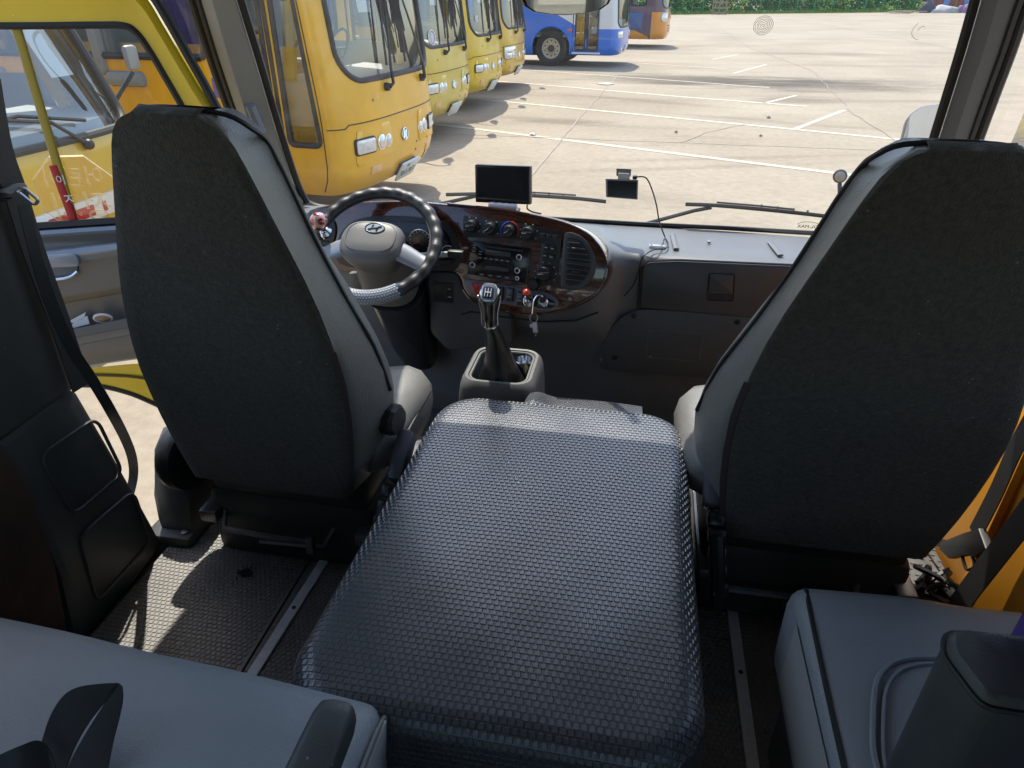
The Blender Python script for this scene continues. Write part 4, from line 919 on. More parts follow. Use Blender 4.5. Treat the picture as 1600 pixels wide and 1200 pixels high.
    return t
ds = make_seat('grey vinyl driver seat with black cloth back, in front of the steering wheel')
# what only the driver's seat shows: recliner dial, belt buckle, side cover
def extras(t):
    MB().lathe([(.001, .05), (.030, .05), (.036, .042), (.036, .012), (.020, .010), (.020, -.02)][::-1], (.240, 1.19, .475), (1, -.22, .05), 10).build('recliner_dial', blackp, t, ang=20)
    b = [Vector((.285, 1.04, .30)), Vector((.287, 1.09, .335)), Vector((.288, 1.13, .36))]
    MB().tube([(.27, 1.00, .20), (.28, 1.03, .28), (.285, 1.07, .325)], .014, 8).build('buckle_stalk', blackp, t)
    rb = MB()
    for k in range(5): p = Vector((.272, 1.015, .235)).lerp(Vector((.287, 1.10, .345)), k / 4); rb.box(p, (.034, .022, .030), .006, M=Matrix.Rotation(R(-38), 3, 'X'))
    rb.build('ribbed_sleeve', mat('rib_black', (.02, .021, .024), .3), t)
    MB().box((.296, 1.165, .392), (.036, .12, .058), .012, M=Matrix.Rotation(R(36), 3, 'X')).build('belt_buckle', mat('buckle_grey', (.10, .10, .125), .35), t)
extras(ds)
ps = dup(ds)
ds.location = (-.772, 0, -.022); ds.rotation_euler = (0, R(2.2), 0); ps.location = (.425, 0, 0.012); ps.scale = (1, 1, .955)
ps['label'] = 'grey vinyl passenger seat with black cloth back, on the right by the orange wall'
for ch in list(ps.children):
    if ch.name.startswith('recliner_dial'): bpy.data.objects.remove(ch)
    elif ch.name.split('.')[0] in ('ribbed_sleeve', 'belt_buckle', 'buckle_stalk', 'zip_strip'): ch.data = ch.data.copy(); ch.data.transform(Matrix.Translation((.075 if 'zip' not in ch.name else 0, 0, 0)) @ Matrix.Scale(-1, 4, (1, 0, 0))); ch.data.flip_normals()
# black moulded cover beside the driver's seat
cv = thing('seat_base_cover', 'black plastic cover arched over the left foot of the driver seat', 'seat cover', (-1.10, 1.25, 0))
MB().box((-1.115, 1.29, .02), (.13, .30, .035), .012).build('rail_foot', trim_dark, cv)
rg = []
for y, h, w in ((1.17, .06, .045), (1.185, .15, .05), (1.22, .235, .052), (1.27, .27, .052), (1.34, .25, .05), (1.40, .14, .045)):
    rg.append([Vector((-1.10 + x * w, y, .03 + z * h)) for x, z in ((-1, 0), (1, 0), (1, .7), (.75, .95), (0, 1), (-.75, .95), (-1, .7))])
MB().loft(rg).build('cover_shell', trim_dark, cv, ang=50)
MB().lathe([(.085, -.02), (.09, 0), (.085, .02), (.03, .028)], (-1.02, 1.19, .275), (1, -.15, 0), 20).build('pivot_disc', blackp, cv)
MB().lathe([(.010, 0), (.010, .006), (.001, .008)], (-1.075, 1.165, .036), (0, 0, 1), 10).build('bolt', steel, cv)

# ------------------------------------------------------------------ first row of passenger seats (bottom corners)
pv = mat('blue_grey_vinyl', (.27, .295, .31), .42, var=.06, vscale=3, bump=.5, bscale=380, crease=.16)
pv2 = mat('pale_vinyl_side', (.40, .39, .37), .5, bump=.3, bscale=380)
def cushion(name, x0, x1, y0, y1, ztop, label, skew=0.0):
    t = thing('passenger_bench', label, 'seat', ((x0 + x1) / 2, y0, 0)); rings = []
    for y, dz, ins in ((y1, -.10, .02), (y1 - .004, -.05, .012), (y1 - .018, -.018, .006), (y1 - .045, -.003, 0), (y1 - .10, 0, 0), ((y0 + y1) / 2, .006, 0), (y0, .004, 0)):
        xa, xb = x0 + ins, x1 - ins; n = 14; r = .028; row = [Vector((xa, y, ztop - .17 + ins)), Vector((xa - .002, y, ztop - .05 + dz * .5))]
        for k in range(4): a = R(180 - 22.5 * (k + 0)); row.append(Vector((xa + r + r * math.cos(a), y, ztop + dz - r + r * math.sin(a))))
        for k in range(n + 1): u = k / n; row.append(Vector((xa + r + (xb - xa - 2 * r) * u, y, ztop + dz + .010 * math.sin(math.pi * u) - .006 * math.exp(-((u - .55) / .12) ** 2))))
        for k in range(4): a = R(67.5 - 22.5 * k); row.append(Vector((xb - r + r * math.cos(a), y, ztop + dz - r + r * math.sin(a))))
        row += [Vector((xb + .002, y, ztop - .05 + dz * .5)), Vector((xb, y, ztop - .17 + ins))]
        rings.append(row)
    rings = [[Vector((p.x, p.y + skew * (x1 - p.x) / (x1 - x0) * (1 if p.y > .2 else 0), p.z)) for p in r] for r in rings]
    MB().loft(rings[::-1]).build('seat_cushion', pv, t, ang=60)
    return t
lb = cushion('passenger_bench', -1.10, -.275, -.30, .565, .42, 'blue-grey vinyl seat cushion in the bottom left corner, under a loose belt', .045)
MB().tube(spline([(-.274, .20, .408), (-.274, .45, .408), (-.275, .525, .398), (-.277, .548, .372), (-.280, .556, .30)], 6), .0042, 6).build('piping', grey_vinyl, lb)
MB().prism([(-.2685, .53, .40), (-.2685, .45, .405), (-.2685, .35, .30), (-.2685, .42, .22), (-.2685, .50, .30)], (1, 0, 0), .004, .001).build('side_flap', pv2, lb)
MB().box((-.29, -.05, .20), (.04, .9, .25), .01).build('seat_frame', trim_dark, lb)
ar = MB()
rg = []
for y, s in ((.445, .62), (.440, .85), (.425, .97), (.39, 1), (-.2, 1)):
    rg.append([Vector((-.280 + .024 * s * x, y, .545 + .022 * s * z)) for x, z in rrect(2, 2, .5, 3)])
ar.loft(rg[::-1]); arm = ar.build('armrest', trim_dark, lb, ang=50)
MB().tube([(-.28, .02, .52), (-.28, -.05, .35)], .018, 8).build('armrest_post', blackp, lb)
rb_ = cushion('passenger_bench', .305, .80, -.25, .895, .42, 'blue-grey vinyl seat cushion in the bottom right corner, beside the raised armrest')
MB().tube(spline([(.318, -.2, .415), (.314, .3, .420), (.316, .6, .420), (.322, .80, .418), (.330, .868, .405), (.335, .888, .37), (.336, .892, .30)], 6), .004, 6).build('piping', pipe_m, rb_)
MB().grid([[Vector((.303, y, z)) for z in (.27, .34, .40)] for y in (-.2, .3, .80)]).build('side_panel', pv2, rb_)
# stitched inset on the cushion
ins = [tuple(planeZ(.430).at(*q))[:2] for q in ((1380, 1230), (1366, 1180), (1364, 1133), (1369, 1070), (1388, 1040), (1416, 1029), (1450, 1027), (1520, 1030))]
MB().tube(spline([(x, y, .4300) for x, y in ins], 6), .0042, 6).tube(spline([(x + .010, y - .009, .4300) for x, y in ins], 6), .0026, 6).build('stitched_seam', pv, rb_)
MB().box((.34, .35, .20), (.05, .9, .25), .01).build('seat_frame', trim_dark, rb_)
PZ = planeZ(.70)
tp = [PZ.at(x, y) for x, y in [(1492, 972), (1516, 968), (1610, 990), (1606, 1016), (1500, 992)]]
tp = quadround([Vector((.335, .515, .70)), Vector((.348, .545, .70)), Vector((.43, .548, .70)), Vector((.435, .46, .70)), Vector((.350, .46, .70))], .012, 3)
rg = [[p * 1.0 + Vector((0, 0, dz)) + (Vector((.385, .505, .70)) - p) * ins_ for p in tp] for dz, ins_ in ((0, .14), (-.006, .04), (-.02, 0), (-.26, 0))]
MB().loft(rg[::-1]).build('raised_armrest', trim_dark, rb_, ang=50)
MB().tube([p + Vector((0, 0, -.012)) + (p - Vector((.385, .505, .70))) * .004 for p in tp], .003, 6, closed=True).build('armrest_seam', rubber, rb_)
# purple curtain at the right edge
rows = []
for z in (1.1, .95, .74, .6, .5, .42): rows.append([Vector((.505 + .012 * math.sin(k * 1.3 + z), .26 + .42 * k / 24 + .004 * math.sin(k * 2), z)) for k in range(25)])
MB().grid(rows).build('curtain', curt_p, label='deep purple curtain hanging behind the raised armrest', cat='curtain')
# ================================================================== dashboard
def wood_mat():
    m = mat('burl_wood_lacquer', (.045, .014, .007), .18, coat=1.0); nt = m.node_tree; b = nt.nodes['Principled BSDF']; tc = [n for n in nt.nodes if n.type == 'TEX_COORD'][0]
    n1 = nt.nodes.new('ShaderNodeTexNoise'); n1.inputs['Scale'].default_value = 9; n1.inputs['Detail'].default_value = 5; n1.inputs['Distortion'].default_value = 2.5
    mp = nt.nodes.new('ShaderNodeMapping'); mp.inputs['Scale'].default_value = (1, 1, 4); nt.links.new(tc.outputs['Object'], mp.inputs[0]); nt.links.new(mp.outputs[0], n1.inputs['Vector'])
    r = nt.nodes.new('ShaderNodeValToRGB'); e = r.color_ramp.elements; e[0].position = .35; e[0].color = (.018, .006, .004, 1); e[1].position = .7; e[1].color = (.11, .032, .012, 1)
    nt.links.new(n1.outputs[0], r.inputs[0]); nt.links.new(r.outputs[0], b.inputs['Base Color']); return m
wood = wood_mat()
panel_b = mat('panel_black', (.014, .014, .015), .38, bump=.08, bscale=800)
white_ink = mat('white_print', (.55, .56, .58), .6)
db = thing('dashboard', 'grey dashboard with glossy burl wood centre panel, below the windscreen', 'dashboard', (-.18, 2.1, 0))
secs = [(-1.20, [(2.30, .58), (2.24, .59), (2.16, .60), (2.14, .585), (2.14, .50), (2.12, .40), (2.12, .25), (2.16, -.10)]),
        (-.80, [(2.33, .575), (2.22, .60), (2.12, .622), (2.095, .60), (2.08, .50), (2.05, .40), (2.10, .25), (2.16, -.10)]),
        (-.40, [(2.335, .565), (2.22, .60), (2.05, .640), (2.03, .615), (2.01, .50), (1.98, .36), (2.05, .22), (2.14, -.10)]),
        (-.24, [(2.335, .56), (2.20, .59), (2.03, .635), (1.99, .61), (1.965, .50), (1.965, .34), (2.04, .20), (2.12, -.10)]),
        (-.12, [(2.34, .558), (2.20, .575), (2.04, .592), (1.98, .57), (1.955, .50), (1.965, .34), (2.04, .20), (2.10, -.10)]),
        (-.065, [(2.34, .557), (2.20, .562), (2.06, .572), (2.00, .552), (1.99, .47), (2.00, .34), (2.03, .20), (2.09, -.10)]),
        (-.02, [(2.34, .557), (2.20, .555), (2.09, .556), (2.045, .536), (2.035, .45), (2.03, .34), (2.03, .20), (2.08, -.10)]),
        (.10, [(2.34, .557), (2.20, .550), (2.10, .548), (2.055, .530), (2.042, .45), (2.035, .34), (2.03, .20), (2.08, -.10)]),
        (.86, [(2.30, .557), (2.20, .550), (2.10, .548), (2.055, .530), (2.042, .45), (2.035, .34), (2.03, .20), (2.08, -.10)])]
def sect_at(x):
    x = min(max(x, -1.20), .8599)
    for (xa, pa), (xb, pb) in zip(secs, secs[1:]):
        if xa <= x <= xb:
            t = (x - xa) / (xb - xa); t = t * t * (3 - 2 * t); return [(a[0] + (b[0] - a[0]) * t, a[1] + (b[1] - a[1]) * t) for a, b in zip(pa, pb)]
rows = []
for k in range(64):
    x = -1.20 + 2.06 * k / 63; pr = spline([(0, a, b) for a, b in sect_at(x)], 5); rows.append([Vector((x, p.y, p.z)) for p in pr])
MB().grid(rows[::-1]).build('body', dash_m, db, ang=60)
ptn = Vector((-.155, -1, .27)).normalized()
PT = Plane((-.30, 1.935, .50), ptn)
def pr(name, pts, m, off=0.0, depth=.02, bev=.003, rnd=0.0, parent=None, sm=0, pl=None):
    pl = pl or PT; q = pl.many(pts, off)
    if sm: q = spline(q, sm, True)
    elif rnd: q = quadround(q, rnd, 4)
    return MB().prism(q, pl.n, depth, bev).build(name, m, parent or db)
tr = pr('wood_trim', [(474, 338), (510, 321), (580, 314), (640, 314), (700, 319), (770, 326), (830, 336), (880, 348), (915, 364), (938, 387), (948, 412), (945, 438), (930, 461), (900, 478), (860, 489), (825, 491), (790, 486), (757, 477), (737, 468), (724, 452), (717, 432), (700, 424), (640, 424), (560, 424), (490, 420), (472, 395)], wood, .012, .10, .008, sm=3)
MB().tube([p + ptn * .002 for p in spline(PT.many([(700, 319), (770, 326), (830, 336), (880, 348), (915, 364), (938, 387), (948, 412), (945, 438), (930, 461), (900, 478), (860, 489), (825, 491), (790, 486), (757, 477), (737, 468), (724, 452)], .006), 4)], .0045, 6).build('trim_edge', mat('trim_edge_brown', (.05, .02, .012), .25, coat=1), db)
# instrument cluster: deep black recess with hood, gauges
pr('cluster_recess', [(528, 372), (552, 345), (600, 337), (660, 340), (700, 350), (716, 380), (716, 416), (690, 424), (600, 422), (530, 412)], panel_b, .016, .012, .003, sm=4)
cl = pr('cluster_lens', [(540, 376), (560, 354), (610, 347), (660, 350), (694, 360), (706, 385), (704, 412), (620, 416), (545, 408)], glossb, .019, .006, .001, sm=4)
def ring(name, px, py, r, m, off, parent=None, a0=0, a1=360, th=.0012, pl=None):
    pl = pl or PT; c = pl.at(px, py, off); M = frame_mat(c, (1, -.1, 0), Vector((0, .2, 1))); n = 28
    return MB().tube([M @ Vector((r * math.cos(R(a0 + (a1 - a0) * k / n)), r * math.sin(R(a0 + (a1 - a0) * k / n)), 0)) for k in range(n + 1)], th, 5).build(name, m, parent or db), M
greeng = mat('gauge_green', (.04, .35, .12), .5); redg = mat('gauge_red', (.5, .04, .03), .5)
for px, py, r, c in ((604, 372, .030, greeng), (656, 378, .038, white_ink)):
    o, M = ring('gauge_scale', px, py, r, c, .0215, cl, 20, 160, .0014)
    tk = MB()
    for k in range(13):
        a = R(-30 + 240 * k / 12); tk.box(M @ Vector((r * .86 * math.cos(a), r * .86 * math.sin(a), .001)), (.0016, .0016, .006), 0, M=M.to_3x3() @ Matrix.Rotation(a + R(90), 3, 'Z') @ Matrix.Rotation(R(90), 3, 'X'))
    tk.build('gauge_ticks', white_ink, cl); MB().tube([M @ Vector((0, 0, .002)), M @ Vector((-r * .7, -r * .25, .002))], .0014, 5).build('needle', redg, cl)
ring('gauge_scale', 700, 395, .022, white_ink, .021, cl, 60, 200)
# left vent behind the knob
lv = pr('air_vent', [(478, 362), (490, 344), (512, 338), (524, 352), (520, 380), (500, 392), (482, 388)], panel_b, .018, .02, .003, sm=4)
for k in range(5): MB().box(PT.at(500, 350 + k * 9, .022), (.075 - .01 * abs(k - 2), .012, .004), .001, M=Matrix.Rotation(R(-20), 3, 'X')).build('slat', blackp, lv)
# climate panel
cp = pr('climate_panel', [(724, 337), (800, 347), (872, 360), (878, 368), (870, 448), (841, 444), (846, 380), (790, 372), (723, 371)], panel_b, .016, .012, .002, rnd=.006)
ku = Vector((-.02, .25, 1)).normalized()
def knob(px, py, r, ang, name='knob', parent=None, off=.017, marks=6, col=None):
    c = PT.at(px, py, off); M = frame_mat(c, Vector((1, -.155, 0)), ku)
    o = MB().lathe([(r, 0), (r, .004), (r * .84, .006), (r * .80, .016), (r * .70, .020), (.001, .020)], n=24); o.box((0, 0, .021), (r * 1.35, r * .34, .010), .002)
    o.v = [tuple(M @ Matrix.Rotation(R(ang), 4, 'Z') @ Vector(p)) for p in o.v]; o = o.build(name, panel_b, parent or cp)
    MB().box((0, 0, 0), (r * .62, .0016, .001)).build('pointer', white_ink, o).data.transform(M @ Matrix.Rotation(R(ang), 4, 'Z') @ Matrix.Translation((-r * .3, 0, .0265)))
    t = MB()
    for k in range(marks): a = R(210 - 240 * k / max(1, marks - 1)); t.box(M @ Vector((r * 1.22 * math.cos(a), r * 1.22 * math.sin(a), .001)), (.0030, .0012, .0030), 0)
    if marks: t.build('dial_mark', white_ink, o)
    return o, M
knob(738, 353, .0215, 5); knob(767, 357, .0215, 38, marks=4); knob(826, 364, .0225, 4)
o, M = knob(797, 361, .0215, 34, marks=0)
for a0, a1, c in ((95, 215, mat('dial_blue', (.06, .10, .55), .4)), (-30, 88, mat('dial_red', (.5, .05, .04), .4))):
    MB().tube([M @ Vector((.0275 * math.cos(R(a0 + (a1 - a0) * k / 14)), .0275 * math.sin(R(a0 + (a1 - a0) * k / 14)), .001)) for k in range(15)], .0022, 5).build('temperature_arc', c, o)
knob(852, 427, .027, 8, marks=8)
for px, py in ((848, 368), (858, 370), (868, 371)): pr('push_button', [(px - 4, py - 4), (px + 4, py - 3), (px + 4, py + 4), (px - 4, py + 3)], panel_b, .021, .008, .0015, parent=cp)
for px, py in ((853, 386), (863, 388), (851, 399), (861, 401)):
    o = pr('push_button', [(px - 4.5, py - 4.5), (px + 4.5, py - 3.5), (px + 4.5, py + 5), (px - 4.5, py + 4)], panel_b, .022, .008, .002, parent=cp); pr('print', [(px - 2, py), (px + 2, py + .4), (px + 2, py + 1.4), (px - 2, py + 1)], white_ink, .0226, .0006, 0, parent=o)
# radio
ra = pr('radio', [(736, 377), (829, 388), (823, 443), (729, 428)], glossb, .019, .03, .002, rnd=.004)
pr('disc_slot', [(754, 383), (816, 391), (816, 394), (754, 386)], rubber, .0198, .002, 0, parent=ra)
lcd = mat('lcd_grey', (.045, .05, .045), .25)
pr('display', [(759, 390), (798, 394.5), (797, 402), (758, 397.5)], lcd, .0205, .002, .0003, parent=ra); pr('display', [(758, 415), (795, 419), (794, 425), (757, 421)], lcd, .0205, .002, .0003, parent=ra)
for px, py, r in ((811, 402, .0075), (738, 414, .0075), (808, 423, .0075), (808, 435, .005)): ring('dial_ring', px, py, r, mat('ring_silver', (.6, .6, .6), .3, .8), .022, ra, th=.0018)
for k in range(6): x = 750 + k * 8.6; y = 402.5 + k * 1.05; o = pr('key', [(x - 3.4, y - 1.6), (x + 3.4, y - .9), (x + 3.2, y + 2.2), (x - 3.6, y + 1.5)], panel_b, .0225, .004, .0008, parent=ra); pr('print', [(x - 2.2, y - .2), (x + 2, y + .2), (x + 2, y + 1), (x - 2.2, y + .6)], white_ink, .0229, .0005, 0, parent=o)
for k in range(4): x = 753 + k * 13.2; y = 428.5 + k * 1.7; o = pr('key', [(x - 5.2, y - 2.4), (x + 5.2, y - 1.2), (x + 5, y + 3), (x - 5.4, y + 1.8)], panel_b, .0225, .004, .001, parent=ra); pr('print', [(x - 2.4, y - .3), (x + 2.4, y + .2), (x + 2.4, y + 1), (x - 2.4, y + .5)], white_ink, .0229, .0005, 0, parent=o)
for px, py in ((741, 383), (741, 387), (740, 393), (751, 393), (750, 397)): pr('print', [(px - 2.2, py - .5), (px + 2.2, py), (px + 2.2, py + .8), (px - 2.2, py + .3)], white_ink, .0198, .0005, 0, parent=ra)
# right vent
vt = pr('air_vent', [(886, 363), (904, 367), (920, 381), (930, 405), (928, 430), (914, 448), (896, 454), (882, 452), (876, 444), (880, 376)], mat('vent_frame', (.05, .052, .056), .4), .018, .02, .004, sm=4)
pr('vent_recess', [(890, 371), (903, 374), (915, 386), (922, 404), (920, 426), (908, 441), (896, 446), (886, 444), (883, 438), (885, 380)], rubber, .0195, .004, .001, sm=4, parent=vt)
for k, (a, b) in enumerate(((0, 20), (0, 28), (0, 33), (0, 36), (0, 37), (0, 36), (0, 34), (0, 27))):
    y = 379 + k * 8.2; x = 887 - k * .3; sl = MB().box((0, 0, 0), (.0019 * b, .014, .0026), .0008, M=Matrix.Rotation(R(-25), 3, 'X'))
    c = PT.at(x + b / 2, y + b * .04, .022); sl.v = [tuple(c + Matrix.Rotation(R(-8.9), 3, 'Z') @ Vector(p)) for p in sl.v]; sl.build('slat', mat('slat_black', (.075, .075, .08), .35), vt)
MB().tube([PT.at(884, 408, .023), PT.at(923, 413, .023)], .003, 6).build('vent_bar', mat('vent_frame', (.05, .052, .056), .4), vt)
for y in (388, 425): MB().box(PT.at(899, y, .028), (.02, .006, .005), .001).build('vent_tab', mat('vent_frame', (.05, .052, .056), .4), vt)
# switch strip below the radio
swm = mat('switch_strip_grey', (.13, .14, .17), .3)
sw = pr('switch_strip', [(724, 441), (731, 436), (780, 444), (845, 455), (866, 464), (873, 474), (866, 482), (846, 485), (800, 478), (746, 467), (730, 456)], swm, .017, .012, .004, sm=3)
rdm = mat('hazard_red', (.40, .018, .02), .25, coat=.4)
hz = pr('hazard_button', [(735, 442), (755, 444), (758, 447), (757, 462), (754, 464), (743, 460), (737, 453)], rdm, .026, .014, .003, rnd=.003, parent=sw)
MB().tube(PT.many([(748, 455), (753, 455.6), (751, 449.5)], .0268), .0007, 4, closed=True).build('triangle_mark', white_ink, hz)
for px, py in ((764, 454), (780, 458), (796, 460), (812, 466)):
    o = pr('rocker_switch', [(px - 4.6, py - 11), (px + 6.4, py - 9.5), (px + 4, py + 12), (px - 7.2, py + 10.5)], mat('switch_blue_black', (.022, .026, .036), .35), .027, .016, .004, rnd=.004, parent=sw); pr('print', [(px - 2.5, py + 3), (px + 2, py + 3.6), (px + 2, py + 4.6), (px - 2.5, py + 4)], white_ink, .0276, .0006, 0, parent=o)
    MB().tube(PT.many([(px - 1.4, py - 6), (px + 3, py - 5.2), (px + 2.4, py - 1.6), (px - 2, py - 2.4)], .0276), .0006, 4, closed=True).build('print', white_ink, o)
o = MB().lathe([(.018, -.01), (.018, .004), (.014, .006), (.013, -.002), (.001, -.004)], PT.at(826, 470, .02), ptn, 20).build('socket', chrome, sw)
MB().tube([PT.at(826, 470, .018), PT.at(824, 459, .042)], .007, 8).build('knob_stalk', chrome, sw)
MB().ball(PT.at(823, 457, .05), .0125, 3, (1, 1, .92)).build('red_knob', mat('orange_red_plastic', (.75, .055, .02), .25, coat=.6), sw)
MB().lathe([(.0175, -.012), (.0175, .002), (.0155, .006), (.001, .006)], PT.at(833, 445, .022), ptn, 22).build('socket_cap', panel_b, sw)
pr('key_recess', [(832, 462), (858, 467), (868, 474), (860, 482), (836, 480), (830, 472)], glossb, .0185, .004, .001, sm=3, parent=sw)
MB().lathe([(.0165, -.004), (.0165, .006), (.0135, .009), (.012, .003), (.001, .003)], PT.at(849, 472, .019), ptn, 20).build('ignition_lock', chrome, sw)
MB().lathe([(.005, 0), (.005, .003), (.001, .004)], PT.at(891, 467, .014), ptn, 12).build('trim_lamp', mat('lamp_grey', (.25, .25, .26), .3), db)
# lower left switch panel, ash tray flap, lower centre
PK = Plane((-.55, 1.975, .40), (-.05, -1, .12))
o = pr('dimmer_panel', [(677, 440), (708, 443), (708, 474), (677, 471)], panel_b, .006, .02, .002, rnd=.004, pl=PK)
pr('dimmer_slider', [(694, 449), (699, 449.5), (699, 466), (694, 465.5)], rubber, .009, .004, .001, pl=PK, parent=o); pr('print', [(697, 451), (704, 451.6), (704, 452.6), (697, 452)], white_ink, .0066, .0006, 0, pl=PK, parent=o); pr('print', [(696, 463), (705, 463.8), (705, 465), (696, 464.2)], white_ink, .0066, .0006, 0, pl=PK, parent=o)
pr('ash_tray', [(694, 498), (726, 502), (727, 518), (697, 514)], rubber, .010, .03, .002, rnd=.004, pl=Plane((-.55, 2.0, .3), (0, -1, .1)))
MB().tube([PK.at(*p, .004) for p in ((722, 492), (735, 487), (790, 496), (850, 503), (900, 501), (935, 488))], .003, 5).build('panel_joint', rubber, db)
pr('knee_panel', [(668, 424), (716, 426), (724, 454), (742, 474), (800, 490), (800, 540), (700, 548), (672, 520)], dash_d, .003, .06, .008, rnd=.02, pl=PK)
# passenger side: glove box lid, latch, lower panel with ash tray outline and screws
PG = Plane((.25, 2.036, .45), (0, -1, .12))
gb = pr('glovebox_lid', [(1004, 418), (1014, 411), (1060, 409), (1240, 417), (1240, 503), (1120, 492), (1000, 481)], mat('lid_blue_grey', (.055, .056, .062), .38, bump=.1, bscale=700), .010, .03, .005, rnd=.012, pl=PG)
MB().tube(quadround(PG.many([(1001, 417), (1012, 408), (1060, 406), (1242, 414), (1242, 506), (1120, 495), (997, 484)], .004), .012, 4), .0035, 5, closed=True).build('lid_gap', rubber, db)
la = pr('latch', [(1110, 429), (1146, 430), (1145, 459), (1107, 458)], mat('latch_grey', (.05, .05, .054), .4), .018, .012, .003, rnd=.004, pl=PG, parent=gb)
MB().tube(quadround(PG.many([(1108, 427), (1148, 428), (1146, 470), (1104, 469)], .0105), .006, 3), .0022, 5, closed=True).build('latch_gap', rubber, gb)
pr('latch_recess', [(1106, 459), (1146, 460), (1145, 470), (1104, 468)], rubber, .011, .006, .001, pl=PG, parent=gb)
PL_ = Plane((.25, 2.022, .30), (0, -1, .04))
lp = pr('lower_panel', [(936, 578), (940, 545), (952, 516), (972, 494), (1000, 484), (1060, 487), (1240, 503), (1240, 602), (1130, 594), (1000, 584)], dash_d, .012, .05, .006, rnd=.02, pl=PL_)
MB().tube(quadround(PL_.many([(1014, 516), (1098, 522), (1092, 564), (1009, 558)], .013), .010, 4), .0022, 5, closed=True).build('ash_tray_outline', mat('edge_grey', (.09, .092, .095), .35), lp)
for px, py in ((990, 493), (1152, 503), (960, 558)): MB().lathe([(.009, 0), (.009, .002), (.006, .003), (.005, 0), (.001, 0)], PL_.at(px, py, .012), PL_.n, 12).build('screw', rubber, lp)
for px, py in ((1016, 557), (940, 562)): MB().lathe([(.006, 0), (.005, .003), (.001, .003)], PL_.at(px, py, .013), PL_.n, 10).build('screw', steel, lp)
# top pad ribs, screw, cable clip, windscreen lower trim
PD = Plane((.2, 2.15, .556), (0, 0, 1))
for a, b in (((1051, 366), (1057, 389)), ((1203, 378), (1220, 399))): MB().tube([PD.at(*a), PD.at(*b)], .009, 8, flat=.0035).build('pad_rib', dash_m, db)
MB().lathe([(.006, -.002), (.006, .003), (.001, .004)], PD.at(1108, 378, .0), (0, 0, 1), 10).build('screw', steel, db)
MB().tube(WSP.many([(690, 318), (850, 341), (1000, 350), (1130, 356), (1300, 366)], .012), .008, 6).build('glass_trim', rubber, db)

# ---- steering column and wheel
SW = Vector((-.755, 1.86, .605)); sn = Vector((.02, -.60, .80)).normalized(); sx_ = Vector((1, 0, 0)); sx_ = (sx_ - sn * sx_.dot(sn)).normalized(); sy_ = sn.cross(sx_)
SM = Matrix((sx_, sy_, sn)).transposed().to_4x4(); SM.translation = SW
wh = thing('steering_wheel', 'grey hubbed steering wheel in a wavy black grip cover, before the driver seat', 'steering wheel', SW)
RW = .186
def wp(a, rad=0.0, ht=0.0): return SM @ Vector(((RW + rad) * math.cos(a), (RW + rad) * math.sin(a), ht))
rim = MB(); rings = []
n = 200
for k in range(n):
    a = 2 * math.pi * k / n; rr_ = .0178; er = Vector((math.cos(a), math.sin(a), 0))
    rings.append([SM @ (er * (RW + (rr_ + .0035 * max(0, math.cos(b - .35)) * (.5 + .5 * math.cos(a * 27))) * math.cos(b)) + Vector((0, 0, rr_ * .95 * math.sin(b) + .0015 * max(0, math.sin(b)) * math.cos(a * 27)))) for b in [j * math.pi / 6 for j in range(12)]])
rings.append(rings[0]); rim.loft(rings, caps=False)
rim.build('grip_cover', mat('black_leather', (.024, .024, .026), .40, bump=.3, bscale=500), wh, ang=70)
MB().tube([wp(a, -.0185, .0) for a in [j * math.pi / 40 for j in range(80)]], .0035, 6, closed=True).build('inner_stitch', rubber, wh)
# pale honeycomb grip at the bottom of the rim
A0, A1 = R(232), R(308); gp = MB(); rr_ = .0212
gp.loft([[SM @ (Vector((math.cos(a), math.sin(a), 0)) * (RW + rr_ * math.cos(b)) + Vector((0, 0, rr_ * math.sin(b)))) for b in [j * math.pi / 7 for j in range(14)]] for a in [A0 + (A1 - A0) * k / 30 for k in range(31)]])
gp.build('honeycomb_grip', mat('grip_dark_blue', (.05, .07, .11), .3), wh, ang=70)
hx = MB(); cw = .0092
for i in range(int((A1 - A0) * RW / (cw * .9)) - 1):
    for j in range(13):
        a = A0 + (i + .7 + .5 * (j % 2)) * cw * .9 / RW; b = -.6 + j * .0080 / rr_
        if b > 3.6: continue
        o_ = []
        for r2, sc in ((rr_ + .0002, 1), (rr_ + .0011, .72)):
            o_.append([SM @ (Vector((math.cos(a + sc * .0041 * math.cos(c) / RW), math.sin(a + sc * .0041 * math.cos(c) / RW), 0)) * (RW + r2 * math.cos(b + sc * .0041 * math.sin(c) / rr_)) + Vector((0, 0, r2 * math.sin(b + sc * .0041 * math.sin(c) / rr_)))) for c in [R(30 + 60 * k) for k in range(6)]])
        hx.add(o_[0] + o_[1], [(k, (k + 1) % 6, 6 + (k + 1) % 6, 6 + k) for k in range(6)] + [tuple(range(6, 12))])
hx.build('honeycomb_tiles', mat('grip_pearl', (.50, .54, .58), .25, .3), wh, smooth=False, kind='stuff')
